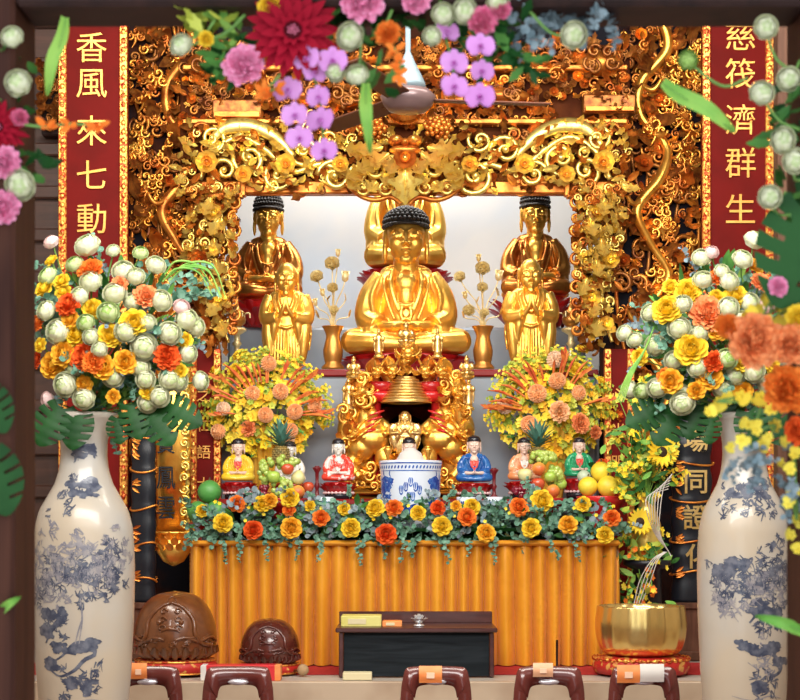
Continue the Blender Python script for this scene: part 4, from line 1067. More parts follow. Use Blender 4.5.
ceramic(524, 'small seated ceramic statue in an orange robe, half hidden by the right fruit pyramid', org_g, white_g, 436, 480, 10.62)
ceramic(579, 'small seated ceramic statue in a green robe', grn_g, red_in, 436, 477)
ceramic(409, 'small ceramic statue peeping out just behind the blue and white incense pot', rw_g, red_in, 436, 483, 10.5)

# ------------------------------------------------------------------ painted porcelain
def rint(prof):
    zz = np.array([q[1] for q in prof]); rr_ = np.array([q[0] for q in prof]); return lambda z: float(np.interp(z, zz, rr_))
def surf(rf, th, z, off=.0012):
    r = rf(z)+off; return (r*math.sin(th), -r*math.cos(th), z)       # th = 0 faces -Y
def stroke(mb, rf, pts, w, mi=1, n=14, off=.0012):
    sp = spline([(a, 0, b) for a, b in pts], n); V = []
    for i, q in enumerate(sp):
        d = np.array(sp[min(i+1, n-1)])-np.array(sp[max(i-1, 0)]); r = rf(q[2])+1e-6
        dx, dz = d[0]*r, d[2]; l = math.hypot(dx, dz)+1e-9; ww = w*(math.sin(PI*min(max(i/(n-1), .08), .92)))**.6
        for k in (-1, 0, 1): V.append(surf(rf, q[0]-k*ww*.5*dz/l/r, q[2]+k*ww*.5*dx/l, off))
    mb.add((np.array(V), [grid_faces(n, 3)]), mi)
def blob(mb, rf, th, z, rx, rz, mi=1, rr=R, off=.0012, jag=.3, n=12):
    r = rf(z); V = [surf(rf, th, z, off)]
    for k in range(n):
        a = 2*PI*k/n; q = 1+rr.uniform(-jag, jag); V.append(surf(rf, th+rx*q*math.cos(a)/r, z+rz*q*math.sin(a), off))
    mb.add((np.array(V), [np.array([(0, 1+k, 1+(k+1) % n) for k in range(n)])]), mi)
porc = mat('blue white porcelain', (.66, .74, .86), .15, 0, (.72, .78, .88), 3, coat=.6); cob = mat('cobalt paint', (.012, .06, .36), .18, 0, (.05, .16, .52), 40, coat=.5)
ash = mat('incense ash', (.62, .60, .58), .9, bump=.2)
Y = 10.12; u = S(Y); p = P(410.5, 0, Y); z0 = TZ; zr = P(0, 461, Y).z
t = thing('incense_pot', 'blue and white porcelain incense pot at the centre of the altar table', 'incense pot', (p.x, Y, z0))
H = zr-z0; hw = 31.5*u
prof = [(hw*.82, 0), (hw*.88, .02), (hw*.90, H*.2), (hw*.93, H*.5), (hw*.96, H*.85), (hw*.98, H*.93), (hw*1.0, H*.975), (hw*1.0, H), (hw*.94, H), (hw*.9, H*.93)]
mb = MB(); mb.add(lathe(prof, 48, False)); rf = rint(prof[:8]); rr = random.Random(5)
for k in range(26): 
    th = -1.5+3.0*k/25; stroke(mb, rf, [(th, H*.895), (th+.04, H*.935)], .012, n=5); 
stroke(mb, rf, [(-1.5, H*.965), (0, H*.965), (1.5, H*.965)], .008, n=40); stroke(mb, rf, [(-1.5, H*.87), (0, H*.87), (1.5, H*.87)], .006, n=40)
for s_ in (-1, 1):
    for (th, z, rx, rz) in ((.98, .72, .05, .035), (.9, .66, .045, .03), (1.12, .66, .03, .05), (.75, .74, .03, .02), (.95, .55, .055, .016), (.85, .46, .045, .02), (1.1, .42, .03, .035), (.8, .40, .02, .03)): blob(mb, rf, s_*th, H*z, rx, rz, rr=rr)
    for k in range(9): a = rr.uniform(.62, 1.2); z = H*rr.uniform(.34, .8); stroke(mb, rf, [(s_*a, z), (s_*(a+.06), z+.02), (s_*(a+.02), z+.045)], .010, rr.choice((1, 1)), 7)
for (th, z) in ((0, .70), (-.16, .64), (.16, .64), (-.06, .52), (.07, .52), (-.32, .6), (.3, .6)):
    for k in (-1, 0, 1): stroke(mb, rf, [(th+k*.05, H*z), (th+k*.06, H*(z+.05)), (th+k*.035, H*(z+.085))], .008, n=6)
    stroke(mb, rf, [(th-.06, H*z), (th, H*(z-.025)), (th+.06, H*z)], .010, n=7)
for (th, z, rx, rz) in ((0, .42, .045, .018), (-.1, .38, .035, .014), (.1, .38, .035, .014), (0, .34, .03, .02)): blob(mb, rf, th, H*z, rx, rz, rr=rr)
for k in range(8): th = -.6+.17*k; stroke(mb, rf, [(th, H*.26), (th+.03, H*.32), (th+.06, H*.27)], .009, n=6)
part('pot_body', mb, [porc, cob], t)
mb = MB(); mb.add(lathe([(hw*.9, H*.93), (hw*.5, H*.97), (hw*.34, H*1.10), (hw*.12, H*1.165), (.002, H*1.17)], 30, False)); part('ash', mb, ash, t)

# ------------------------------------------------------------------ floor vases
vase_m = mat('cream crackle glaze', (.50, .43, .33), .32, 0, (.44, .44, .42), 2.2, .42, .68, coat=.25)
vblue = mat('slate blue brushwork', (.045, .058, .10), .35, 0, (.15, .165, .21), 30, .4, .65, coat=.3)
vblue_l = mat('faded blue wash', (.20, .20, .24), .4, 0, (.34, .32, .32), 30, .4, .65)
def floor_vase(cx, lab, s_, seed, design):
    Y = 7.0; u = S(Y); p = P(cx, 0, Y); zz = lambda row: P(0, row, Y).z
    prof = [(r*u*s_, zz(row)) for r, row in ((33, 817.2), (35, 814), (34, 800), (37, 770), (42.5, 720), (47, 670), (49.5, 620), (50.5, 575), (50, 550), (48.5, 528), (44, 510), (37, 498), (29, 484), (24.5, 470), (23, 455), (23.5, 440), (27, 427), (33, 417), (34.5, 414), (32, 413), (24, 425))]
    prof[0] = (prof[0][0], 0.0)
    rf = rint(prof[:19]); t = thing('floor_vase', lab, 'vase', (p.x, Y, 0)); rr = random.Random(seed); mb = MB()
    fine = [(rf(z), z) for z in np.linspace(0, prof[18][1], 70)]+prof[18:]
    mb.add(lathe(fine, 56, False))
    def tree(th, row, n, spread, mi=1):
        for k in range(n):
            a = th+rr.gauss(0, spread); z = zz(row)+rr.gauss(0, .05)
            for q in range(4): stroke(mb, rf, [(a+rr.uniform(-.1, .1), z+rr.uniform(-.02, .02)), (a+rr.uniform(-.1, .1), z+rr.uniform(-.02, .02)), (a+rr.uniform(-.16, .16), z+rr.uniform(-.03, .03))], rr.uniform(.004, .010), mi, 7)
    def clump(th, row, w_, n):
        for k in range(n): blob(mb, rf, th+rr.uniform(-1, 1)*w_, zz(row)+rr.uniform(-.02, .02), rr.uniform(.014, .03), rr.uniform(.010, .018), 1, rr, off=.0010+k*.00006)
    def trunk(pts, w_, mi=1): stroke(mb, rf, [(a, zz(r)) for a, r in pts], w_, mi, 24)
    design(tree, clump, trunk, rr)
    part('vase_body', mb, [vase_m, vblue, vblue_l], t)
    return t, p.x, zz(414)
def des_left(tree, clump, trunk, rr):
    clump(.15, 452, .5, 8); tree(.1, 452, 6, .3); clump(.15, 484, .5, 14); clump(.2, 494, .35, 8); tree(-.2, 500, 7, .35)
    for a in (-.7, -.2, .3, .8): tree(a, 565, 16, .22, 2); tree(a, 548, 8, .3, 2)
    tree(.25, 570, 16, .25); tree(.7, 552, 16, .2, 1); tree(-.4, 590, 16, .35, 2)
    trunk([(-.9, 585), (-.5, 572), (-.1, 580), (.3, 568), (.8, 556)], .016, 2); trunk([(.05, 580), (.35, 565), (.7, 560)], .02, 1)
    clump(-.45, 612, .25, 14); clump(-.62, 628, .16, 10); trunk([(-.65, 640), (-.45, 625), (-.2, 610)], .02); tree(-.4, 625, 8, .15)
    trunk([(-.55, 660), (-.25, 652), (0, 640), (.25, 640), (.42, 650), (.2, 656), (0, 666), (-.3, 672), (-.55, 666)], .018); clump(-.5, 660, .12, 9); clump(-.15, 645, .3, 16); clump(.3, 642, .14, 8)
    for a in (-.8, -.45, 0, .35, .75): tree(a, 575+20*a*a, 10, .16, 1)
    trunk([(.1, 640), (.16, 615), (.12, 596)], .008, 2); trunk([(.02, 640), (.14, 618)], .007, 2)
    tree(-.15, 680, 8, .1); tree(.3, 682, 7, .1); clump(-.1, 678, .08, 5); clump(.28, 682, .08, 5)
    for r in (695, 702, 708, 715): trunk([(-.7, r), (-.2, r+4), (.3, r), (.7, r+3)], .006, 2)
def des_right(tree, clump, trunk, rr):
    clump(-.1, 492, .6, 14); clump(.3, 484, .4, 8); tree(0, 490, 10, .4)
    tree(-.5, 572, 20, .22); clump(-.55, 568, .32, 12); clump(-.35, 562, .2, 6); tree(.5, 560, 26, .28, 1); tree(0, 590, 20, .4, 2); tree(.4, 580, 16, .3, 2); tree(-.6, 595, 10, .2, 2)
    for a in (-.7, -.2, .25, .6): tree(a, 580, 12, .16, 1); tree(a, 500, 5, .2, 1)
    trunk([(-.8, 600), (-.4, 580), (0, 588), (.4, 570), (.8, 560)], .014, 1)
    clump(.25, 612, .38, 18); clump(.1, 604, .2, 8); clump(.55, 620, .2, 8); trunk([(-.1, 620), (.2, 606), (.5, 612), (.7, 630)], .02); tree(.3, 622, 8, .2)
    clump(.2, 645, .4, 20); clump(-.2, 640, .15, 8); clump(.75, 660, .2, 10); trunk([(-.25, 645), (.1, 652), (.4, 650), (.75, 664), (.5, 672), (.2, 664)], .018); tree(.35, 662, 10, .2, 2)
    tree(.1, 682, 8, .12); clump(.15, 684, .1, 6); tree(.45, 684, 6, .1)
    for r in (692, 700, 708): trunk([(-.5, r), (0, r+4), (.4, r), (.8, r+3)], .006, 2)
VL = floor_vase(84, 'tall cream porcelain floor vase with blue landscape painting, left of the altar', 1.0, 3, des_left)
VR = floor_vase(744, 'tall cream porcelain floor vase with blue landscape painting, right of the altar', .92, 4, des_right)

# ------------------------------------------------------------------ things on the stage
carpet = mat('red carpet', (.40, .012, .014), .9, 0, (.46, .02, .02), 40)
t = thing('red_carpet', 'strip of red carpet on the stage in front of the altar cloth', 'carpet', (0, 9.68, STG))
mb = MB(); mb.add(bbox((0, 0, .002), (4.6, .76, .004), .001), 0, smooth=False); part('carpet_pile', mb, carpet, t); CZ = STG+.004
# black-fronted cabinet
Y = 9.12; u = S(Y); x0, x1 = P(339, 0, Y).x, P(494, 0, Y).x; zt = P(0, 628, Y).z; w = x1-x0; h = zt-CZ
blkw = wood('black painted wood', (.006, .009, .012), (.018, .024, .03), .7, (.6, 4, 8), 0)
cabw = wood('cabinet red brown wood', (.05, .012, .010), (.085, .022, .018), .35, (1, 6, 6))
t = thing('low_cabinet', 'low dark red wooden cabinet with a black front panel before the altar cloth', 'cabinet', ((x0+x1)/2, Y, CZ))
mb = MB(); mb.add(bbox((0, .215, h-.012), (w+.04, .47, .026), .006), 0, smooth=False); part('top_board', mb, cabw, t)
for s_ in (-1, 1):
    mb = MB(); mb.add(bbox((s_*(w/2-.012), .22, (h-.026)/2), (.026, .44, h-.026), .004), 0, smooth=False); part('side_panel', mb, cabw, t)
mb = MB(); mb.add(bbox((0, .03, (h-.026)/2), (w-.052, .02, h-.027), .002), 0, smooth=False); part('front_panel', mb, blkw, t)
mb = MB(); mb.add(bbox((0, .44, h+.035), (w+.03, .02, .07), .004), 0, smooth=False); part('back_rail', mb, cabw, t)
topz = CZ+h+.001
def boxthing(name, lab, cat, px0, px1, row0, row1, Y, m, depth, z0=None, pn='carton', rz=0, extra=None):
    p = P((px0+px1)/2, row1, Y); zb = p.z if z0 is None else z0; z1 = P(0, row0, Y).z; w = (px1-px0)*S(Y)
    t = thing(name, lab, cat, (p.x, Y, zb), rz); mb = MB(); mb.add(bbox((0, 0, (z1-zb)/2), (w, depth, z1-zb), .004), 0, smooth=False); part(pn, mb, m, t)
    if extra: extra(t, w, z1-zb, depth)
    return t
ylw_card = mat('yellow green card', (.66, .60, .14), .5, 0, (.72, .68, .22), 6); org_card = mat('orange card', (.85, .25, .06), .5, 0, (.88, .33, .1), 9)
white_card = mat('white card', (.78, .76, .72), .5); red_card = mat('red card', (.68, .03, .04), .4); crm_card = mat('cream paper', (.70, .62, .38), .6)
def band(t, w, h, d):
    mb = MB(); mb.add(bbox((-w*.1, -d/2-.001, h*.5), (w*.45, .004, h*.5), .001), 0, smooth=False); part('pale_label', mb, crm_card, t)
boxthing('paper_box', 'yellow green paper box on top of the low cabinet', 'box', 341.5, 381.5, 615, 627.5, 9.3, ylw_card, .2, topz, extra=band)
boxthing('paper_packet', 'orange and white packet on the low cabinet, beside the yellow green box', 'packet', 382.5, 402, 620.5, 627.5, 9.25, org_card, .12, topz, extra=band)
boxthing('paper_stack', 'thin cream book lying at the front foot of the low cabinet', 'book', 343, 372, 672, 678, 9.03, crm_card, .1, STG)
p = P(419, 626.5, 9.25); t = thing('glass_lotus', 'small silver crystal lotus ornament on the low cabinet', 'ornament', (p.x, 9.25, topz)); 
crystal = mat('crystal', (.85, .87, .9), .08, .6)
for n, el, L_, z_ in ((10, .35, .066, .012), (9, .75, .062, .014), (7, 1.15, .058, .016)):
    mb = MB()
    for j in range(n): V, f = leaf(L_, .035, 6, 3, .4, .5, pw=.7); mb.add((V, f), 0, tr(0, 0, z_) @ rotz(2*PI*j/n+el) @ rotx(el))
    part('petal_ring', mb, crystal, t)
mb = MB(); mb.add(lathe([(.03, 0), (.035, .006), (.02, .014)], 16)); part('base', mb, crystal, t)
# wooden fish drums on red cushions
wf_br = wood('brown carved wood', (.12, .036, .010), (.20, .068, .02), .3, (5, 5, 5), .5); wf_dk = wood('dark red carved wood', (.07, .012, .008), (.12, .025, .016), .25, (5, 5, 5), .6)
cush = mat('red brocade', (.52, .02, .015), .5, 0, (.70, .36, .08), 22, .56, .6)
def fish(cx, x_half, r0, r1, rc, lab, clab, m, Y=9.32):
    u = S(Y); zc = P(0, r1, Y).z; z1 = P(0, r0, Y).z; p = P(cx, 0, Y); R_ = x_half*u; H = z1-zc
    c = thing('cushion', clab, 'cushion', (p.x, Y, CZ)); hc = zc-CZ
    mb = MB(); mb.add(lathe([(R_*.6, 0), (R_*.95, hc*.12), (R_*1.04, hc*.5), (R_*.95, hc*.88), (R_*.5, hc)], 36)); part('cushion_body', mb, cush, c)
    mb = MB()
    for q in (hc*.16, hc*.86): mb.add(tube([(R_*.97*math.cos(a), R_*.97*math.sin(a), q) for a in np.linspace(0, 2*PI, 40)], .006, 6))
    part('piping', mb, gold_thd, c)
    t = thing('wooden_fish_drum', lab, 'drum', (p.x, Y, zc)); mb = MB()
    pr = [(R_*.55, 0), (R_*.9, H*.05), (R_*1.0, H*.22), (R_*.99, H*.42), (R_*.9, H*.63), (R_*.72, H*.82), (R_*.45, H*.95), (.01, H)]
    sp = spline([(a, 0, b) for a, b in pr], 30); pr2 = [(q[0], q[2]) for q in sp]; rf = rint(pr2)
    mb.add(lathe(pr2, 44)); part('drum_body', mb, m, t)
    mb = MB(); rr = random.Random(int(cx)); 
    def on(th, z, o=.0): r = rf(z)+o; return (r*math.sin(th), -r*math.cos(th), z)
    for s_ in (-1, 1):
        mb.add(tube([on(s_*a, z*H, .002) for a, z in spl2([(.02, .84), (.35, .78), (.6, .6), (.62, .38), (.8, .24), (1.15, .2)], 26)], [R_*.035, R_*.06, R_*.05], 7))
        mb.add(tube([on(s_*a, z*H, .002) for a, z in spl2([(.12, .30), (.4, .33), (.7, .27), (1.1, .33), (1.4, .26)], 26)], R_*.04, 7))
        for k in range(14):
            th = s_*rr.uniform(.1, 1.3); z = H*rr.uniform(.2, .36); mb.add(tube([on(th+q*.05*math.cos(q*1.1), z+.012*math.sin(q*1.3)*R_*3, .003) for q in np.linspace(0, 4, 12)], R_*.022, 5))
        for k in range(3): mb.add(tube([on(s_*.2+.10*math.cos(a)*(1-a/9), H*(.72-.12*k)+H*.05*math.sin(a)*(1-a/9), .004) for a in np.linspace(0, 6.2, 16)], R_*.025, 5))
        mb.add(sphere(on(s_*.28, H*.56, .0), R_*.07, 10, 7))
    for j in range(14):
        th = -1.7+3.4*j/13; mb.add(tube([on(th, H*.02, .0), on(th, H*.12, .004), on(th, H*.18, 0)], [R_*.07, R_*.1, R_*.05], 7))
    part('relief_carving', mb, m, t)
    mb = MB(); mb.add(tube([on(a, H*(.47-.9*a*a), .001) for a in np.linspace(-.24, .24, 16)], [H*.012, H*.03, H*.012], 8)); mb.add(tube([on(.16*math.cos(a), H*(.88+.05*math.sin(a)), .001) for a in np.linspace(0, 2*PI, 20)], H*.012, 6)); part('face_relief', mb, m, t)
    return R_
def spl2(pts, n): return [(q[0], q[2]) for q in spline([(a, 0, b) for a, b in pts], n)]
fish(175.5, 41, 591, 657, 672, 'large brown carved wooden fish drum on a cushion, left of the altar', 'red brocade cushion under the large brown wooden fish drum', wf_br)
fish(270, 29.5, 618, 662, 675, 'small dark red carved wooden fish drum, beside the large brown one', 'red brocade cushion under the small dark red wooden fish drum', wf_dk, 9.34)
t = thing('drum_mallet', 'wooden mallet with a pale round head lying beside the small drum', 'mallet', (P(303, 0, 9.2).x, 9.2, CZ))
mb = MB(); mb.add(sphere((0, 0, .034), (.034, .03, .034), 14, 9)); part('mallet_head', mb, mat('tan felt', (.42, .27, .14), .8), t)
mb = MB(); mb.add(tube([(-.01, .02, .03), (-.16, .12, .02)], .009, 8)); part('handle', mb, wf_br, t)
# singing bowl
brass = mat('polished brass', (.90, .68, .26), .20, .9, (.84, .60, .2), 4)
_b = brass.node_tree.nodes['Principled BSDF']; _b.inputs['Anisotropic'].default_value = .85; _b.inputs['Roughness'].default_value = .26; _b.inputs['Anisotropic'].default_value = .0
_t = brass.node_tree.nodes.new('ShaderNodeTangent'); _t.direction_type = 'RADIAL'; _t.axis = 'Z'; brass.node_tree.links.new(_t.outputs[0], _b.inputs['Tangent'])
Y = 9.32; u = S(Y); p = P(641, 0, Y); R_ = 45.5*u; zb = P(0, 655, Y).z; z1 = P(0, 605.5, Y).z; H = z1-zb
c = thing('cushion', 'thick round red and gold cushion under the brass singing bowl', 'cushion', (p.x, Y, CZ)); hc = zb-CZ
mb = MB(); mb.add(lathe([(R_*.7, 0), (R_*1.0, hc*.08), (R_*1.07, hc*.45), (R_*1.03, hc*.85), (R_*.7, hc)], 40, rip=20, ramp=.012)); part('cushion_body', mb, cush, c)
mb = MB(); aa = np.linspace(0, 2*PI, 241); mb.add(tube([(R_*1.03*math.cos(a), R_*1.03*math.sin(a), hc*.86) for a in aa], .009+.005*np.cos(aa*40), 6)); part('rope_trim', mb, gold_thd, c)
t = thing('singing_bowl', 'large polished brass singing bowl on a red cushion, right of the altar cloth', 'bowl', (p.x, Y, zb))
sp = spl2([(R_*.45, 0), (R_*.78, H*.04), (R_*.94, H*.25), (R_*1.0, H*.58), (R_*.975, H*.86), (R_*.955, H)], 26)
mb = MB(); mb.add(lathe(sp+[(R_*.915, H), (R_*.93, H*.8), (R_*.9, H*.3), (R_*.4, H*.06), (.01, H*.06)], 144, False, rip=16, ramp=.011)); part('bowl_body', mb, brass, t)
# incense stick near the right chairs
# red box on the stage edge
def redends(t, w, h, d):
    for s_ in (-1, 1):
        mb = MB(); mb.add(bbox((s_*(w/2+.010), 0, h/2), (.04, d*.98, h*.98), .003), 0, smooth=False); part('end_flap', mb, white_card if s_ < 0 else org_card, t)
    mb = MB(); mb.add(bbox((-w*.40, -d/2-.0012, h*.45), (.05, .003, h*.5), .001), 0, smooth=False); part('sticker', mb, white_card, t)
boxthing('gift_box', 'long red carton with a white end standing before the small wooden drum', 'box', 207, 276, 664.5, 683, 9.0, red_card, .12, STG, extra=redends)
# chairs in the front row
plast = mat('maroon plastic', (.10, .018, .015), .25, 0, (.13, .025, .02), 4, coat=.4); refl_m = mat('pale oval reflection', (.62, .60, .66), .25, .6)
def chair_proto():
    t = thing('low_chair', '', 'chair', (0, 8.2, 0)); u = S(8.2); H = P(0, 667, 8.2).z
    mb = MB(); rows = []
    # back: rounded-trapezoid panel with an arched opening, built as a bent frame
    fr = [(-.185, .30), (-.18, .42), (-.168, H-.05), (-.155, H-.012), (-.12, H), (0, H+.002), (.12, H), (.155, H-.012), (.168, H-.05), (.18, .42), (.185, .30)]
    ins = [(-.115, .30), (-.113, .40), (-.108, H-.16), (-.098, H-.115), (-.075, H-.096), (0, H-.09), (.075, H-.096), (.098, H-.115), (.108, H-.16), (.113, .40), (.115, .30)]
    o_ = spline([(a, 0, b) for a, b in fr], 60); i_ = spline([(a, 0, b) for a, b in ins], 60); V = []
    for a, b in zip(o_, i_): 
        for (q, y_) in ((a, -.012), (a, .012), (b, .012), (b, -.012)): V.append((q[0], y_+.02*math.cos(q[0]*8), q[2]))
    mb.add((np.array(V), [grid_faces(60, 4, False, True)]))
    part('backrest', mb, plast, t)
    mb = MB(); V = []
    g = bbox((0, -.21, .29), (.38, .42, .03), .012); mb.add(g, 0, smooth=False); part('seat', mb, plast, t)
    for sx in (-1, 1):
        for y_ in (-.38, -.03):
            mb = MB(); mb.add(tube([(sx*.165, y_, .285), (sx*.185, y_-(.02 if y_ < -.1 else -.02), .0)], [.022, .017], 8)); part('leg', mb, plast, t)
    mb = MB(); mb.add(sphere((0, .004, H-.078), (.055, .018, .016), 16, 8)); part('oval_reflection', mb, refl_m, t)  # pale oval plate stands for a silver reflection above the opening
    return t, H
ch0, CHH = chair_proto()
chs = [(147, 'leftmost low maroon chair, beside the left floor vase'), (238, 'low maroon chair in front of the long red carton'), (436, 'low maroon chair in front of the low cabinet'),
       (549, 'low maroon chair between the low cabinet and the brass singing bowl'), (644, 'low maroon chair in front of the brass singing bowl')]
for k, (px, lab) in enumerate(chs):
    o = ch0 if k == 0 else copy_tree(ch0)
    o.location = (P(px, 0, 8.2).x, 8.2, 0); o['label'] = lab; o['group'] = 'low chairs in front of the stage'
def card(px0, px1, r0, r1, m, lab, tilt=0, logo=True):
    Y = 8.175; p = P((px0+px1)/2, r1, Y); w = (px1-px0)*S(Y); h = (r1-r0)*S(Y)
    t = thing('seat_card', lab, 'card', (p.x, Y, p.z), tilt, 'cards on the low chairs')
    mb = MB(); V = []
    for i in range(7):
        a = i/6; V += [(-w/2, -.012*math.sin(a*PI)+.004, h*a), (w/2, -.012*math.sin(a*PI)+.004, h*a), ]
    mb.add((np.array(V), [grid_faces(7, 2)])); V2 = np.array(V)+np.array((0, .002, 0)); mb.add((V2, [grid_faces(7, 2)[:, ::-1]]))
    if logo: mb.add(bbox((0, -.011, h*.45), (w*.35, .003, h*.35), .001), 1, smooth=False)
    part('card_sheet', mb, [m, mat('card print', (.9, .6, .42), .5)], t)
card(130, 147, 663, 679, org_card, 'orange card on the leftmost low chair'); card(419, 442, 666, 683, org_card, 'orange card on the chair before the low cabinet')
card(533, 553, 663, 677, mat('peach card', (.82, .45, .26), .5), 'peach card on the chair left of the singing bowl'); card(617, 640, 665, 683, org_card, 'orange card on the chair before the singing bowl')
card(640, 664, 664, 682, white_card, 'white card on the chair before the singing bowl', logo=False)
t = thing('incense_stick', 'thin dark stick standing behind the chair left of the singing bowl', 'stick', (P(557, 0, 9.0).x, 9.0, STG))
mb = MB(); mb.add(tube([(0, 0, 0), (0, 0, P(0, 640, 9.0).z-STG)], .007, 6)); mb.add(lathe([(.03, 0), (.03, .012), (.01, .014)], 14)); part('stick', mb, drk_brn, t)

# ------------------------------------------------------------------ ceiling fan
Y = 7.6; u = S(Y); p = P(408, 0, Y); zz = lambda r: P(0, r, Y).z
steel = mat('brushed silver', (.22, .30, .34), .5, .3); fan_b = mat('fan blade', (.11, .04, .022), .5, 0, (.15, .06, .035), 3, spec=.2)
t = thing('ceiling_fan', 'silver and brown ceiling fan hanging in front of the carved lintel', 'ceiling fan', (p.x, Y, 5.4))
mb = MB(); mb.add(tube([(0, 0, 0), (0, 0, zz(52)-5.4)], .013, 8)); part('rod', mb, steel, t)
mb = MB(); mb.add(lathe([(r*u, zz(q)-5.4) for r, q in ((18, 89), (17.5, 84), (14, 76), (8, 64), (3.5, 54), (1.5, 48))], 32)); part('canopy', mb, steel, t)
mb = MB(); mb.add(lathe([(r*u, zz(q)-5.4) for r, q in ((14, 112), (20, 110), (25, 104), (28, 97), (22, 91), (12, 90))], 32)); part('motor_housing', mb, mat('smoky rose housing', (.20, .13, .13), .35, .3, coat=.2), t)
for k in range(3):
    a = .12+2*PI*k/3; mb = MB(); mb.add(bbox((.40, 0, 0), (.56, .12, .010), .004), 0, tr(0, 0, zz(100)-5.4) @ rotz(a) @ rotx(.18), smooth=False); mb.add(bbox((.13, 0, 0), (.12, .04, .012), .004), 0, tr(0, 0, zz(100)-5.4) @ rotz(a), smooth=False); part('blade', mb, fan_b, t)

# ------------------------------------------------------------------ small altar ware
for px, lab in ((466, 'small blue and white offering cup beside the incense pot'), (494, 'small blue and white offering cup below the blue-robed statue'), (324, 'small blue and white offering cup below the red and white robed statue')):
    Y = 10.1; u = S(Y); p = P(px, 0, Y); H = P(0, 497, Y).z-TZ; t = thing('offering_cup', lab, 'cup', (p.x, Y, TZ)); pr = [(.032, 0), (.034, .008), (.014, .03), (.014, H*.55), (.05, H*.75), (.062, H), (.057, H), (.04, H*.78)]
    rf = rint(pr[:6]); mb = MB(); mb.add(lathe(pr, 28, False))
    for k in range(14): stroke(mb, rf, [(-1.5+.22*k, H*.80), (-1.42+.22*k, H*.9), (-1.36+.22*k, H*.84)], .008, n=6)
    part('cup_body', mb, [porc, cob], t)
drk_red = mat('dark red lacquer', (.16, .008, .012), .3)
for px, r0, m, lab, nm in ((317, 466, drk_red, 'red lacquer candle holder left of the red and white robed statue', 1), (494, 468, drk_red, 'red lacquer candle holder right of the blue-robed statue', 1), (388, 446, gold, 'small gold candlestick behind the incense pot on its left', 0), (428, 446, gold, 'small gold candlestick behind the incense pot on its right', 0)):
    Y = 10.42 if nm else 10.48; u = S(Y); p = P(px, 0, Y); H = P(0, r0, Y).z-ZT; t = thing('candlestick', lab, 'candlestick', (p.x, Y, ZT))
    mb = MB(); mb.add(lathe([(5.5*u, 0), (5.5*u, .01), (2*u, .03), (1.6*u, H*.3), (3*u, H*.4), (1.6*u, H*.5), (2*u, H*.8), (4.5*u, H*.92), (4.5*u, H*.96)], 20)); part('stem', mb, m, t)
    mb = MB(); mb.add(lathe([(2.6*u, H*.96), (2.6*u, H), (.4*u, H)], 14)); part('candle', mb, m, t)
# ------------------------------------------------------------------ shared blossom meshes (axis +Z, radius about 1)
ROSE = [rose_me(k) for k in (1, 2, 3)]; RAN = [ranun_me(k) for k in (4, 5, 6)]; CARN = [carn_me(k) for k in (7, 8)]; MUM = [mum_me(k) for k in (9, 10)]
CACHE = {}
def bl_mesh(kind, i, mats):
    k = (kind, i, tuple(m.name for m in mats))
    if k not in CACHE: CACHE[k] = {'rose': ROSE, 'ran': RAN, 'carn': CARN, 'mum': MUM}[kind][i].mesh(kind, list(mats))
    return CACHE[k]
def mrot(axis, roll=0.0):
    ax = Vector(axis).normalized(); return (ax.to_track_quat('Z', 'Y').to_matrix().to_4x4() @ Matrix.Rotation(roll, 4, 'Z'))
SPEC = {'w': ('ran', (W_WHITE, W_GREEN), 'ranunculus'), 'g': ('ran', (W_GREEN, G_GREEN), 'green_ranunculus'), 'y': ('rose', (Y_YEL,), 'yellow_rose'), 'd': ('rose', (Y_GOLD,), 'golden_rose'),
        'o': ('carn', (O_ORG,), 'orange_carnation'), 'r': ('carn', (O_RED,), 'red_carnation'), 'c': ('carn', (O_COR,), 'coral_carnation'), 'p': ('mum', (PEACH,), 'peach_chrysanthemum'),
        'l': ('mum', (PEACH_L,), 'pale_chrysanthemum'), 'k': ('ran', (PINK_L, PINK_L), 'blush_flower'), 'q': ('carn', (PEACH,), 'peach_carnation')}
def bloom(code, loc, axis, r, parent, rr, name=None):
    kind, mats, nm = SPEC[code]; n = {'rose': 3, 'ran': 3, 'carn': 2, 'mum': 2}[kind]
    o = link(name or nm, bl_mesh(kind, rr.randrange(n), mats))
    o.parent = parent
    s = r*{'rose': 1.14, 'ran': 1.0, 'carn': 1.02, 'mum': 1.0}[kind]*rr.uniform(.93, 1.07)
    o.matrix_local = Matrix.Translation(loc) @ mrot(axis, rr.uniform(0, 6)) @ Matrix.Diagonal((s, s*rr.uniform(.9, 1.08), s, 1))
    return o
def bouquet(name, lab, cx, cy, rx, ry, Y, base, items, seed, foliage, size=1.0, depth=.55, fwd=.0):
    """items: (px, row, code, radius px); blooms sit on the near face of an ellipsoid round (cx, cy)"""
    u = S(Y); rr = random.Random(seed); b = Vector(base); t = thing(name, lab, 'flower arrangement', b)
    C = P(cx, cy, Y)-b; st = MB()
    for px, row, code, r in items:
        dx, dz = (px-cx)/rx, (cy-row)/ry; q = math.sqrt(max(0, 1-min(dx*dx+dz*dz, .96)))
        yy = -q*rx*u*depth+rr.uniform(-.03, .03)
        p = P(px, row, Y+yy)-b
        ax = Vector((dx*.75, -q-.25, dz*.6+.25))
        bloom(code, p, ax, r*u*size, t, rr)
        st.add(tube(spline([Vector((0, .03, .02)), Vector((p.x*.35, p.y*.3+.05, p.z*.55)), p-ax.normalized()*r*u*.3], 9), .0035, 4, False))
    part('stems', st, STEM, t)
    foliage(t, b, C, u, rr)
    return t
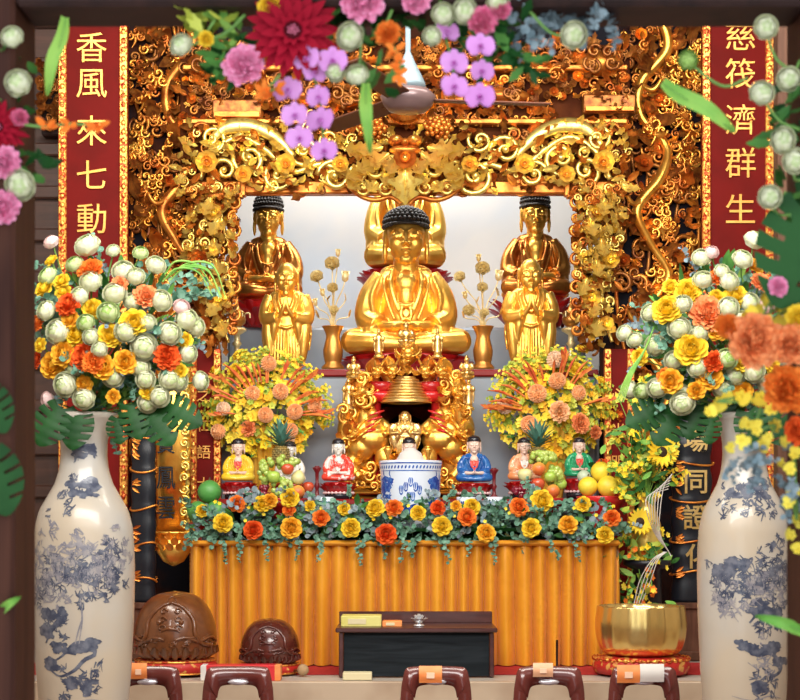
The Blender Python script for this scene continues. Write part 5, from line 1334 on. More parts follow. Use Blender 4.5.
def ell_fol(mb, t, C, rx, ry, u, rr, n, L, lr, depth=.5, mi=0, droop=.4, up=False, back=True, kind='euc'):
    for k in range(n):
        d = rand_dir(rr)
        if d.y > .3 and not back: d.y *= -.5
        q = rr.uniform(.35, .85)
        p = C+Vector((d.x*rx*u*q, d.y*rx*u*depth*q, d.z*ry*u*q))
        dd = d+Vector((0, 0, .3 if up else 0))
        if kind == 'euc': euc_sprig(mb, p, dd, L*rr.uniform(.6, 1.1), rr, mi, lr, droop=droop)
        else:
            l = L*rr.uniform(.6, 1.1); mb.add(leaf(l, l*rr.uniform(.25, .4), 7, 3, .25, rr.uniform(.3, .9)), mi, frame(dd, (rr.uniform(-.5, .5), -1, .6), p))
def vcrop(cx, cy, ox, oy, sc_): return ox+cx/sc_, oy+cy/sc_
LB = '''255 75 w 11.5;330 90 w 7;150 65 k 8;218 130 g 8;360 150 w 11;395 165 w 9;455 132 w 9;140 165 g 10;265 180 w 11;232 222 w 9;335 213 w 10;385 238 w 8;470 235 w 10;135 265 w 9.5;315 270 g 10;170 325 w 12;365 325 w 9;495 330 w 10.5;545 290 w 11;570 310 w 9;420 370 w 12;410 430 w 9;190 480 w 10.5;245 520 w 9.5;330 455 w 10.5;425 465 w 9;495 465 w 10;520 470 w 9;585 470 w 9.5;465 515 w 10;430 535 w 9;140 525 k 8;550 390 w 9;290 378 w 8;250 300 g 8;215 430 w 8;410 97 g 7.5;430 300 w 8;265 340 w 8;530 255 k 8;
150 120 y 6;130 200 y 8;185 210 y 7;270 260 y 9;390 300 y 10.5;225 333 y 11.5;320 338 y 10;118 365 y 6;185 390 d 10.5;155 425 d 10.5;365 415 d 10;300 430 d 10.5;245 480 d 8;540 350 y 6;525 440 y 6;330 515 d 6;180 180 y 7;430 500 y 6;205 290 d 8;
265 150 o 11;205 250 r 11;250 400 r 12.5;275 415 o 9;485 400 r 11.5;425 225 c 10;115 300 o 7;108 410 r 7;350 190 c 7'''
RB = '''655 60 w 11;620 115 w 10;500 110 w 9;530 95 k 7;580 178 w 10;505 175 w 10;580 255 w 10;435 315 w 10;495 330 w 9;445 245 w 8;350 270 w 8;275 330 w 8;305 350 w 8;365 365 w 10;420 410 w 9;490 430 w 9;595 450 w 11;370 490 w 9;445 535 w 10;445 505 w 8;290 495 w 9;655 440 w 10;640 240 w 9;575 405 g 9;325 500 g 8;560 150 w 7;620 290 w 9;
660 135 d 7;410 195 y 7;460 210 y 11;400 262 y 12;545 222 y 6;600 222 y 10;470 378 y 13;320 400 y 7;545 320 d 9;615 410 y 9;525 458 d 11;410 470 d 10;485 498 d 8;640 390 y 8;
670 185 c 9;520 278 c 15;610 320 o 11;535 415 r 9;545 170 o 7;400 460 o 8;690 250 k 8;690 330 o 10;700 410 y 10;690 480 w 9;560 490 w 9;620 500 d 9'''
def parse(s, ox, oy, k):
    out = []
    for it in s.replace('\n', '').split(';'):
        if it.strip(): a = it.split(); out.append((ox+float(a[0])/k, oy+float(a[1])/k, a[2], float(a[3])))
    return out
def vase_fol(side):
    def f(t, b, C, u, rr):
        mb = MB()
        ell_fol(mb, t, C, 82, 88, u, rr, 60, .20, .016, .45); ell_fol(mb, t, C, 78, 84, u, rr, 30, .16, .014, .45, 1)
        ell_fol(mb, t, C, 74, 80, u, rr, 130, .12, 0, .4, 2, kind='leaf'); ell_fol(mb, t, C, 74, 80, u, rr, 50, .10, 0, .4, 3, kind='leaf')
        o = part('foliage', mb, [EUC, EUC_B, LEAF, LEAF_L], t); o['kind'] = 'stuff'
        for (px, row, dx, dz, L, W) in ((60, 408, -.5, -.9, 42, 40), (80, 412, -.2, -1, 38, 34), (150, 412, .6, -.8, 40, 38), (165, 405, .9, -.45, 42, 34), (118, 418, .1, -1, 26, 26), (130, 405, .3, -.9, 36, 30)):
            if side > 0: px = 828-px; dx = -dx
            p = P(px, row, 6.86)-b; mb = MB(); mb.add(monstera_geo(L*u, W*u, rr), 0, frame((dx, -.35, dz), (0, -1, .2), p)); part('monstera_leaf', mb, LEAF_D, t)
        mb = MB()
        for k in range(5):
            p = P((168+rr.uniform(-6, 6)) if side < 0 else 640, (278+rr.uniform(-5, 5)) if side < 0 else 350, 6.75)-b
            if side < 0: pts = [p+Vector((0, 0, 0)), p+Vector((.05+k*.012, -.03, .05)), p+Vector((.14+k*.014, -.03, .035)), p+Vector((.20+k*.012, -.02, -.05-k*.012))]
            else: pts = [p+Vector((.06, 0, .10)), p+Vector((.02, 0, .0)), p+Vector((-.03-k*.005, 0, -.10)), p+Vector((-.07-k*.008, 0, -.22))]
            mb.add(tube(spline(pts, 14), [.003, .005, .002], 5), 0)
        part('grass_loop', mb, LEAF_L, t)
    return f
bouquet('flower_arrangement', 'big round bouquet of white, yellow and orange flowers in the left floor vase', 116, 335, 92, 106, 6.98, (VL[1], 7.0, VL[2]-.02), parse(LB, 0, 220, 2.918), 31, vase_fol(-1), 1.12)
bouquet('flower_arrangement', 'big round bouquet of white, yellow and orange flowers in the right floor vase', 712, 338, 95, 106, 6.98, (VR[1], 7.0, VR[2]-.02), parse(RB, 530, 220, 2.918), 32, vase_fol(1), 1.12)

# ------------------------------------------------------------------ altar bouquets
def altar_fol(cx, cy):
    def f(t, b, C, u, rr):
        mb = MB()
        for k in range(540):
            d = rand_dir(rr); q = rr.uniform(.55, 1.0)
            if d.y > .2: d.y = -d.y
            p = C+Vector((d.x*56*u*q, d.y*30*u*q, d.z*62*u*q))
            if (p-C).z < -40*u and rr.random() < .6: continue
            ax = d+Vector((rr.uniform(-.4, .4), -.5, .2))
            small5(mb, np.array(Matrix.Translation(p) @ mrot(ax, rr.uniform(0, 6))), rr.uniform(3.2, 6.2)*u, rr, rr.choice((0, 0, 0, 1, 2)))
        for k in range(46):      # feathery tips
            a = rr.uniform(-.3, PI+.3); d = Vector((math.cos(a), rr.uniform(-.5, .1), math.sin(a)*.9))
            p = C+Vector((d.x*44*u, -10*u, d.z*50*u)); n_ = 7; q = p
            for j in range(n_):
                q = p+d*(j*3.2*u)+Vector((0, 0, -.012*j*j*u))
                for k2 in range(2): small5(mb, np.array(Matrix.Translation(q+Vector((rr.uniform(-3, 3)*u, rr.uniform(-3, 3)*u, rr.uniform(-3, 3)*u))) @ mrot((d.x, -1, d.z), rr.uniform(0, 6))), (3.6-.25*j)*u, rr, rr.choice((0, 1)))
        o = part('yellow_orchid_sprays', mb, [ONC, LEAF_Y, Y_GOLD], t); o['kind'] = 'stuff'
        mb = MB(); ell_fol(mb, t, C, 54, 58, u, rr, 90, .11, 0, .45, 0, kind='leaf'); ell_fol(mb, t, C, 54, 58, u, rr, 60, .09, 0, .45, 1, kind='leaf'); ell_fol(mb, t, C, 58, 50, u, rr, 14, .13, .010, .4, 2)
        o = part('foliage', mb, [LEAF, LEAF_Y, LEAF_L], t); o['kind'] = 'stuff'
        for k in range(26):
            a = rr.choice((rr.uniform(-.2, .9), rr.uniform(2.2, 3.3), rr.uniform(.9, 2.2))); d = Vector((math.cos(a), rr.uniform(-.6, 0), math.sin(a)*.8))
            p = C+Vector((d.x*30*u, -22*u, d.z*34*u)); mb = MB(); L = rr.uniform(22, 40)*u
            mb.add(tube(spline([p, p+d*L*.6+Vector((0, 0, .02)), p+d*L], 8), [.005, .011, .002], 5, flat=.4))
            if k % 3 == 0:
                for j in (.5, .7): mb.add(leaf(L*.4, L*.1, 5, 3, .3, .4), 0, frame(d+Vector((rr.uniform(-.5, .5), 0, .4)), (0, -1, 0), p+d*L*j))
            part('red_bract', mb, mat('red orange bract', (.62, .09, .03), .5, 0, (.8, .25, .05), 20), t)
        # pleated gold wrap round the pot and green trailing leaves
        mb = MB(); H = C.z-.10; prof = [(.075, 0), (.10, H*.3), (.11, H*.7), (.15, H)]
        V, fs = lathe(prof, 60, False, rip=15, ramp=.10); mb.add((V, fs)); part('pleated_wrap', mb, satin_g, t)
    return f
satin_g = mat('gold satin wrap', (.78, .42, .04), .3, .3, (.85, .5, .08), 4)
AL = '388 148 p 7;318 278 p 7;440 270 p 7.5;375 372 p 7;502 358 p 8;590 335 p 7;190 345 l 7;300 432 c 8;168 445 p 7;485 440 p 7;240 175 y 7;265 110 y 7;150 170 y 5;470 470 q 6'
AR = '415 130 l 8;425 222 p 8;338 278 p 8.5;520 275 p 7;195 333 l 7.5;435 360 q 10;525 410 c 8.5;305 415 p 8;590 450 c 7;535 85 y 6;690 375 o 7;620 225 y 6;505 170 y 7'
bouquet('flower_arrangement', 'yellow and peach flower arrangement on the left half of the altar table', 268, 412, 62, 66, 10.98, (P(268, 0, 10.98).x, 10.98, ZT), parse(AL, 180, 330, 4.378), 41, altar_fol(268, 412), depth=.5)
bouquet('flower_arrangement', 'yellow and peach flower arrangement on the right half of the altar table', 550, 412, 62, 66, 10.98, (P(550, 0, 10.98).x, 10.98, ZT), parse(AR, 460, 330, 4.378), 42, altar_fol(550, 412), depth=.5)

# ------------------------------------------------------------------ garland along the table edge
rr = random.Random(51); Y = 9.86
g = thing('table_garland', 'long eucalyptus garland along the front edge of the altar table', 'garland', (TC, Y, TZ)); mb = MB()
for k in range(430):
    px = rr.uniform(194, 618); row = rr.uniform(499, 538) if k < 330 else rr.uniform(526, 540)
    p = P(px, row, Y+rr.uniform(-.10, .14)); p.z = max(p.z, TZ+.03)
    d = Vector((rr.uniform(-1, 1), rr.uniform(-1, .2), rr.uniform(-.5, .9)))
    euc_sprig(mb, p-g.location, d, rr.uniform(.07, .15), rr, rr.choice((0, 0, 0, 1)), rr.uniform(.013, .019), droop=.5)
for px in (222, 266, 325, 360, 405, 446, 470, 497, 548, 575, 241, 300): 
    p = P(px, 538, 9.70); euc_sprig(mb, p-g.location, (rr.uniform(-.2, .2), -.15, -1), rr.uniform(.10, .17), rr, 0, .012, droop=.2)
for k in range(120):
    p = P(rr.uniform(196, 616), rr.uniform(505, 537), Y+rr.uniform(-.08, .1)); p.z = max(p.z, TZ+.03); l = rr.uniform(.06, .10)
    mb.add(leaf(l, l*.4, 6, 3, .25, .5), 2, frame((rr.uniform(-1, 1), rr.uniform(-1, 0), rr.uniform(-.3, .8)), (0, -1, .5), p-g.location))
for k in range(40):
    p = P(rr.uniform(196, 616), rr.uniform(500, 532), Y-.1)-g.location; small5(mb, np.array(Matrix.Translation(p) @ mrot((rr.uniform(-.5, .5), -1, .3), 0)), .014, rr, 3)
o = part('foliage', mb, [EUC, EUC_B, LEAF, ONC], g); o['kind'] = 'stuff'
mb = MB(); mb.add(bbox((0, .06, .045), (TW-.06, .12, .07), .02)); part('foam_base', mb, LEAF_D, g)
GR = [(202, 511, 'y', 7), (223, 523, 'y', 10), (237, 504, 'o', 9), (253, 530, 'r', 10), (262, 504, 'y', 9), (270, 501, 'd', 8), (290, 498, 'y', 10), (289, 510, 'o', 7), (291, 528, 'd', 11), (321, 518, 'o', 9), (344, 509, 'y', 7),
      (351, 528, 'y', 10), (375, 508, 'y', 10), (394, 508, 'o', 9), (386, 534, 'r', 11), (418, 513, 'y', 8), (438, 508, 'r', 8), (442, 526, 'y', 10), (467, 517, 'o', 10), (472, 507, 'y', 9), (486, 533, 'd', 10), (519, 507, 'o', 10),
      (542, 501, 'y', 12), (531, 528, 'y', 10), (568, 525, 'd', 10), (583, 504, 'y', 8), (612, 518, 'o', 9), (605, 535, 'y', 9), (456, 506, 'd', 6), (310, 506, 'y', 6)]
RM = {'y': Y_YEL, 'd': Y_GOLD, 'o': O_ORG, 'r': O_RED}; CN = {'y': 'yellow', 'd': 'golden', 'o': 'orange', 'r': 'red-orange'}; cnt = {}
for px, row, c, r in sorted(GR):
    cnt[c] = cnt.get(c, 0)+1; n = sum(1 for q in GR if q[2] == c); k = cnt[c]
    where = 'leftmost' if k == 1 else 'rightmost' if k == n else ORD[k-1]+' from the left'
    p = P(px, row, 9.70 if row > 515 else 9.76)
    o = link('garland_rose', bl_mesh('rose', rr.randrange(3), (RM[c],))); s = r*S(9.7)*1.0
    o.matrix_world = Matrix.Translation(p) @ mrot((rr.uniform(-.3, .3), -1, rr.uniform(.1, .5)), rr.uniform(0, 6)) @ Matrix.Diagonal((s, s, s, 1))
    tag(o, f'{CN[c]} rose in the table garland, {where} of its {n} {CN[c]} roses', 'rose', 'roses in the table garland')

# ------------------------------------------------------------------ fruit
grn_ap = mat('green apple skin', (.25, .48, .05), .3, 0, (.42, .60, .10), 6, coat=.3); red_ap = mat('red apple skin', (.48, .02, .015), .25, 0, (.62, .10, .04), 5, coat=.4)
pom_g = mat('green pomelo skin', (.05, .24, .05), .45, 0, (.09, .32, .07), 4, bump=.1, bscale=120); pom_y = mat('yellow pomelo skin', (.80, .58, .03), .4, 0, (.86, .68, .06), 4, bump=.1, bscale=120)
pear_m = mat('pale pear skin', (.62, .60, .22), .4, 0, (.72, .68, .34), 12); mango_m = mat('mango skin', (.82, .48, .08), .35, 0, (.70, .16, .04), 3); grape_g = mat('green grape skin', (.34, .48, .08), .25, 0, (.46, .56, .14), 20, coat=.3); grape_r = mat('red grape skin', (.22, .01, .03), .25, coat=.3)
pine_m = mat('pineapple skin', (.20, .16, .05), .6, 0, (.36, .24, .06), 30, bump=.2); crown_m = mat('pineapple crown leaf', (.07, .22, .18), .5, 0, (.14, .32, .24), 10)
twig = mat('fruit stalk', (.12, .07, .03), .7)
def fruit(name, lab, cat, px, row, r, Y, m, group, shape='a', tilt=(0, 0)):
    p = P(px, row, Y); u = r*S(Y); t = thing(name, lab, cat, p, 0, group)
    prof = {'a': [(.06, -.80), (.35, -.88), (.75, -.6), (.98, -.05), (.97, .3), (.75, .68), (.35, .84), (.10, .70), (.02, .62)],
            'p': [(.05, -.95), (.5, -.85), (.85, -.5), (1.0, -.05), (.92, .35), (.65, .75), (.36, 1.05), (.12, 1.15), (.02, 1.12)],
            's': [(.05, -.98), (.5, -.85), (.87, -.45), (1, 0), (.9, .42), (.6, .78), (.22, .97), (.03, .98)]}[shape]
    mb = MB(); mb.add(lathe([(a*u, b*u) for a, b in spl2(prof, 22)], 24), 0, rotx(tilt[0]) @ roty(tilt[1])); part('fruit_body', mb, m, t)
    mb = MB(); h = {'a': .62, 'p': 1.1, 's': .95}[shape]*u; mb.add(tube([(0, 0, h), (.04*u, 0, h+.3*u)], .06*u+.001, 5), 0, rotx(tilt[0]) @ roty(tilt[1])); part('stalk', mb, twig, t)
    return t
def grapes(lab, px, row, w, h, Y, m, group, n=22, r=3.0, seed=1):
    rr = random.Random(seed); p = P(px, row, Y); u = S(Y); t = thing('grape_bunch', lab, 'grapes', p, 0, group); mb = MB()
    for k in range(n):
        d = rand_dir(rr); 
        if d.y > 0: d.y = -d.y
        mb.add(sphere((d.x*w*u, d.y*w*u*.6, d.z*h*u), r*u*rr.uniform(.9, 1.1), 10, 7))
    part('berries', mb, m, t)
    mb = MB(); mb.add(tube([(0, 0, -h*u*.5), (0, 0, h*u*1.1)], .004, 5)); part('stalk', mb, twig, t)
def pineapple(lab, px, row_b, row_t, row_c, w, Y):
    p = P(px, row_b, Y); u = S(Y); t = thing('pineapple', lab, 'pineapple', p); H = (row_b-row_t)*u; rr = random.Random(int(px))
    mb = MB(); sp = spl2([(.4*w*u, 0), (.9*w*u, H*.2), (w*u, H*.5), (.85*w*u, H*.85), (.4*w*u, H)], 16); mb.add(lathe(sp, 20)); rf = rint(sp)
    for i in range(9):
        for j in range(12):
            z = H*(i+.5)/9; a = 2*PI*(j+.5*(i % 2))/12; r = rf(z); mb.add(sphere((r*math.cos(a), r*math.sin(a), z), (w*u*.22, w*u*.22, H*.06), 6, 5))
    part('fruit_body', mb, pine_m, t)
    mb = MB(); L = (row_t-row_c)*u
    for k in range(44):
        a = k*2.4; el = .35+1.15*(k/44); l = L*(.55+.5*k/44)
        mb.add(leaf(l, l*.16, 7, 3, .4, rr.uniform(-.7, -.2), pw=.45), 0, tr(0, 0, H*.96+.004*k*u) @ rotz(a) @ rotx(el))
    part('leaf_crown', mb, crown_m, t)
dish = mat('red lacquer dish', (.45, .012, .015), .3, coat=.4)
def plate(lab, px, row, r, Y, m=dish, zb=None):
    p = P(px, row, Y); u = S(Y); zb = ZT if zb is None else zb; h = p.z-zb; t = thing('fruit_dish', lab, 'dish', (p.x, Y, zb))
    mb = MB(); mb.add(lathe([(r*u*.5, 0), (r*u*.42, h*.2), (r*u*.30, h*.5), (r*u*.8, h*.82), (r*u, h), (r*u*.96, h*1.02), (r*u*.7, h*.9), (.01, h*.86)], 36, False)); part('dish_body', mb, m, t)
# left pyramid
FY = 10.16; zb_ = TZ
gl = 'fruit in the left fruit pyramid'; gr_ = 'fruit in the right fruit pyramid'
plate('red footed dish under the left fruit pyramid', 284, 499, 24, FY, zb=TZ)
pineapple('pineapple with blue green crown topping the left fruit pyramid', 281, 466, 446, 418, 8, FY+.06)
grapes('green grape bunch hanging at the left of the left fruit pyramid', 266, 470, 6, 13, FY-.06, grape_g, gl, 26, 3.2, 1)
grapes('green grape bunch across the middle of the left fruit pyramid', 284, 462, 14, 5, FY-.08, grape_g, gl, 26, 3.0, 2)
grapes('green grape bunch low in the middle of the left fruit pyramid', 282, 487, 9, 8, FY-.10, grape_g, gl, 24, 3.0, 3)
fruit('apple', 'green apple at the centre of the left fruit pyramid', 'apple', 273.5, 477, 7, FY-.12, grn_ap, gl); fruit('apple', 'bright red apple below the pineapple of the left fruit pyramid', 'apple', 287.5, 469, 6.5, FY-.12, red_ap, gl)
fruit('pear', 'pale yellow pear at the right of the left fruit pyramid', 'pear', 298, 478, 7, FY-.08, pear_m, gl, 'p', (0, .2)); fruit('apple', 'dark red apple beside the pale pear of the left fruit pyramid', 'apple', 308, 487, 6, FY-.02, red_ap, gl)
fruit('mango', 'orange mango at the foot of the left fruit pyramid', 'mango', 298, 492, 7, FY-.10, mango_m, gl, 's'); grapes('dark red grape bunch at the left foot of the left fruit pyramid', 266, 492, 7, 6, FY-.05, grape_r, gl, 18, 3, 4)
# right pyramid
plate('red footed dish under the right fruit pyramid', 538, 499, 28, FY, zb=TZ)
pineapple('pineapple with blue green crown topping the right fruit pyramid', 538, 464, 447, 418, 8, FY+.07)
grapes('pale green grape bunch at the top of the right fruit pyramid', 542, 458, 13, 6, FY-.06, grape_g, gr_, 30, 3.0, 5); grapes('pale green grape bunch at the right of the right fruit pyramid', 554, 476, 7, 9, FY-.06, grape_g, gr_, 24, 3.1, 6)
fruit('apple', 'pale green apple at the left of the right fruit pyramid', 'apple', 525, 475, 7.5, FY-.10, pear_m, gr_); fruit('peach', 'red and yellow peach at the centre of the right fruit pyramid', 'peach', 539, 469, 7, FY-.12, mango_m, gr_, 's')
fruit('apple', 'red apple low in the right fruit pyramid', 'apple', 538, 484, 7, FY-.12, red_ap, gr_); fruit('apple', 'green apple right of the peach in the right fruit pyramid', 'apple', 550, 477, 6, FY-.12, grn_ap, gr_)
grapes('dark red grape bunch at the foot of the right fruit pyramid', 524, 491, 10, 5, FY-.06, grape_r, gr_, 22, 3, 7); fruit('mango', 'orange mango at the right foot of the right fruit pyramid', 'mango', 553, 491, 7, FY-.10, mango_m, gr_, 's')
fruit('pear', 'green mango-like pear behind the grapes of the right fruit pyramid', 'pear', 561, 484, 6, FY-.04, grn_ap, gr_, 'p')
# green pomelos and yellow pomelos
gp = 'green pomelos at the left end of the table'; gy = 'yellow pomelos on the red dish'
plate('dark red dish under the green pomelos at the left end of the table', 206, 523, 18, 10.1, zb=TZ)
fruit('pomelo', 'topmost green pomelo at the left end of the altar table', 'pomelo', 209.5, 492, 12, 10.12, pom_g, gp, 's'); fruit('pomelo', 'lower left green pomelo at the left end of the altar table', 'pomelo', 198, 512, 11, 10.05, pom_g, gp, 's'); fruit('pomelo', 'lower right green pomelo at the left end of the altar table', 'pomelo', 216, 511, 10.5, 10.05, pom_g, gp, 's')
plate('bright red footed dish holding yellow pomelos at the right end of the table', 602, 497, 26, 10.14, red_bri, zb=TZ)
for px, row, r, l, dy in ((601, 472, 10.5, 'topmost yellow pomelo of the pile on the red dish', 0), (588, 486.5, 10, 'front left yellow pomelo on the red dish', -.05), (608, 486.5, 11, 'front middle yellow pomelo on the red dish', -.06), (622, 488, 8, 'rightmost small yellow pomelo on the red dish', 0)): fruit('pomelo', l, 'pomelo', px, row, r, 10.14+dy, pom_y, gy, 's')
fruit('apple', 'pale waxy green fruit behind the yellow pomelos on the red dish', 'fruit', 584, 477, 7, 10.33, mat('waxy pale green', (.52, .62, .45), .4), gy, 's')
p = P(602, 465, 10.33); t = thing('red_blossom', 'red blossom behind the topmost yellow pomelo', 'flower', p); bloom('r', Vector((0, 0, 0)), (0, -1, .4), 6*S(10.3), t, rr, 'petals')
mb = MB(); [mb.add(leaf(.11, .05, 7, 3, .2, .5), 0, frame((a, -.2, .2), (0, -1, .3), (0, .02, -.02))) for a in (-1, 1, .6)]; part('leaf', mb, LEAF_D, t)

# ------------------------------------------------------------------ standing arrangement at the right of the table
Y = 10.02; u = S(Y); p = P(647, 0, Y); zt = P(0, 505, Y).z
t = thing('gold_vase', 'tall gold vase on a dark stand carrying yellow sprays, right of the altar table', 'vase', (p.x, Y, STG))
zv = P(0, 560, Y).z-STG
mb = MB(); mb.add(lathe([(.17, 0), (.17, .03), (.10, .06), (.09, zv-.06), (.15, zv-.03), (.15, zv)], 24)); part('stand', mb, blk_lac, t)
mb = MB(); mb.add(lathe([(r*u, zv+(560-q)*u) for r, q in ((9, 560), (12, 557), (15, 540), (14, 525), (9, 510), (8, 503), (12, 497))], 28, False)); part('vase_body', mb, gold_lem, t)
b = Vector((p.x, Y, P(0, 500, Y).z)); f = thing('spray_arrangement', 'loose yellow orchid and sunflower sprays with white curved twigs, right of the table', 'flower arrangement', b); rr = random.Random(77)
mb = MB(); lf = MB()
for k in range(64):
    a = rr.uniform(.2, PI-.1); L = rr.uniform(.35, 1.0)
    px, row = rr.choice(((640, 440), (650, 420), (655, 460), (630, 475), (648, 500), (630, 460), (655, 430), (640, 540), (625, 548), (655, 555), (640, 590), (650, 400)))
    c = P(px+rr.uniform(-16, 16), row+rr.uniform(-22, 22), Y+rr.uniform(-.12, .10))-b; d = Vector((rr.uniform(-1, 1), rr.uniform(-.5, .1), rr.uniform(-.4, .8))).normalized()
    for j in range(7):
        q = c+d*(j*4*u)+Vector((rr.uniform(-3, 3)*u, rr.uniform(-3, 3)*u, rr.uniform(-3, 3)*u-.10*j*j*u))
        small5(mb, np.array(Matrix.Translation(q) @ mrot((d.x+rr.uniform(-.4, .4), -1, .3), rr.uniform(0, 6))), rr.uniform(2.6, 4.4)*u, rr, rr.choice((0, 0, 0, 1)) if row < 530 else rr.choice((0, 2)))
    lf.add(tube([(0, 0, 0), c*.5+Vector((0, .03, 0)), c+d*20*u], .003, 4, False), 1)
    for j in range(6):
        l = rr.uniform(.05, .11); lf.add(leaf(l, l*.35, 6, 3, .2, .5), rr.choice((0, 0, 1, 2)), frame((rr.uniform(-1, 1), rr.uniform(-.8, 0), rr.uniform(-.6, .8)), (0, -1, .4), c+Vector((rr.uniform(-14, 14)*u, rr.uniform(-.06, .06), rr.uniform(-14, 14)*u))))
o = part('yellow_orchid_sprays', mb, [ONC, LEAF_Y, O_ORG], f); o['kind'] = 'stuff'; o = part('foliage', lf, [LEAF, LEAF_L, LEAF_Y], f); o['kind'] = 'stuff'
for (px, row, r) in ((662, 452, 13), (640, 522, 11)):
    c = P(px, row, Y-.12)-b; mb = MB(); M = np.array(Matrix.Translation(c) @ mrot((.25, -1, .15)))
    for n, el in ((18, .1), (16, .3)):
        for j in range(n): mb.add(leaf(r*u, r*u*.32, 6, 3, .2, .25), 0, M @ rotz(2*PI*j/n+el*2) @ tr(0, r*u*.3, 0) @ rotx(el))
    s_ = part('sunflower', mb, Y_YEL, f); mb = MB(); mb.add(sphere((0, 0, .002), (r*u*.42, r*u*.42, r*u*.16), 16, 8), 0, M); part('flower_disc', mb, mat('dark sunflower disc', (.03, .012, .006), .8), s_)
wt = mat('white twig', (.66, .64, .60), .4)
for k in range(7):
    x = k*4.0; mb = MB(); pts = [P(634+x*.6, 604, Y-.16), P(640+x*.9, 580, Y-.20), P(652+x*.5, 560, Y-.22), P(664+x*.2, 552, Y-.2)] if k < 4 else None
    if pts: mb.add(tube([q-b for q in spline([v for v in pts], 20)] if False else [np.array(q)-np.array(b) for q in spline(pts, 20)], .003, 5)); part('white_twig', mb, wt, f)
for k in range(6):
    pts = [P(672-k*.8, 474+k*3, Y-.2), P(664-k*3.2, 486+k*2, Y-.25-.02*k), P(660-k*2.6, 512, Y-.26-.02*k), P(660-k*1.0, 534, Y-.24), P(671-k*.5, 556-k, Y-.2)]
    mb = MB(); mb.add(tube([np.array(q)-np.array(b) for q in spline(pts, 24)], .003, 5)); part('white_twig', mb, wt, f)

# ------------------------------------------------------------------ flowers hung round the doorway
FG = 3.0
def hang(name, lab, cat, px, row, Y=FG, group=None): return thing(name, lab, cat, P(px, row, Y), 0, group)
def stem_to(t, px, row, bend=(0, 0), r=.003, Y=FG, m=STEM, name='stem'):
    a = np.array(P(px, row, Y))-np.array(t.location); mb = MB(); mid = a*.5+np.array((bend[0]*S(Y), .02, -bend[1]*S(Y)))
    mb.add(tube(spline([a, mid, (0, 0.01, 0)], 14), r, 5)); part(name, mb, m, t)
def axis_rot(axis): return np.array(mrot(axis))
def big(px, row, r, code, lab, cat, nm, stem=None, axis=(0, -1, .1), group=None, Y=FG, bend=(0, 6)):
    t = hang(nm, lab, cat, px, row, Y, group); u = S(Y); rr = random.Random(int(px*7+row)); kind, mats, _ = SPEC[code]
    o = bloom(code, Vector((0, 0, 0)), axis, r*u, t, rr, 'petals')
    if stem: stem_to(t, stem[0], stem[1], bend, Y=Y)
    return t
SPEC.update({'z': ('ran', (W_GREEN, G_GREEN), ''), 'P': ('carn', (PINK,), ''), 'M': ('carn', (ROSEP,), ''), 'G': ('ran', (G_GREEN, G_GREEN), '')})
gw = 'white rose buds hung round the doorway'
for px, row, r, st, lab in ((12, 37, 12, (0, 50), 'white rose bud at the top left corner of the doorway'), (18, 83, 13.5, (0, 100), 'white rose bud on the left doorpost, above the crimson dahlia'), (20, 185, 14, (0, 170), 'white rose bud on the left doorpost, between the pink blooms'),
    (181, 45, 10.5, (215, 20), 'white rose bud over the carved panel, left of the yellow bud'), (350, 36, 14, (360, 0), 'white rose bud just right of the big crimson dahlia'), (357, 75, 11.5, (362, 30), 'white rose bud above the long hanging leaf'), (335, 72, 11, (345, 30), 'white rose bud left of the long hanging leaf'),
    (465, 11, 13, (460, 0), 'white rose bud at the top, above the right mauve orchids'), (443, 14, 11, (440, 0), 'pale rose bud at the top, left of the right mauve orchids'), (432, 36, 10, (440, 10), 'pale rose bud beside the topmost right mauve orchid'), (498, 3, 11, (500, -20), 'pale rose bud cut by the top edge, near the magenta blossoms'),
    (574, 35, 13, (530, 12), 'single white tulip-like bud on a stem under the lintel'), (766, 27, 12, (790, 70), 'white rose bud at the top right corner of the doorway'), (762, 93, 14, (800, 130), 'white rose bud on the right, above the red couplet character'), (789, 79, 13, (800, 60), 'white rose bud on the right doorpost, topmost of four'),
    (783, 140, 13, (800, 150), 'white rose bud on the right doorpost, below the topmost'), (795, 161, 13, (800, 180), 'white rose bud at the right edge, beside the dark leaf'), (770, 197, 11.5, (790, 215), 'lowest white rose bud on the right, beside the dark leaf')):
    big(px, row, r, 'w', lab, 'rose bud', 'rose_bud', st, group=gw, axis=(.15*math.sin(px), -1, .35*math.cos(row)))
t = big(688, 60, 10.5, 'G', 'round green bud on a stem beside the right carved panel', 'bud', 'green_bud', (748, 78), bend=(6, 14))
stem_to(hang('flower_stem', 'thin green stem crossing the right red couplet', 'stem', 762, 93), 706, 100, (0, 6)) if False else None
big(206, 39, 7.5, 'y', 'small yellow bud above the carved panel, left of the green leaves', 'bud', 'yellow_bud', (245, 15), bend=(0, 2))
def dahlia(px, row, r, lab, axis=(0, -1, .1)):
    t = hang('dahlia', lab, 'flower', px, row); a, b_ = dahlia_me(int(px)); M = axis_rot(axis) @ sc(r*S(FG))
    m_ = MB(); m_.add(a.geo(), 0, M); part('petals', m_, CRIM, t); m_ = MB()
    for f_, mi, s_ in b_.Fa: pass
    V, fs = b_.geo(); m_.V = [xf(V, M)]; m_.Fa = b_.Fa; m_.n = len(V); part('flower_centre', m_, [CRIM_D, ROSEP], t); return t
dahlia(293, 33, 45, 'large crimson dahlia hanging at the top, with a dark centre', (.05, -1, .05)); dahlia(-3, 128, 29, 'crimson dahlia at the left doorpost, cut by the picture edge', (.3, -1, 0))
gpk = 'pink blooms round the doorway'
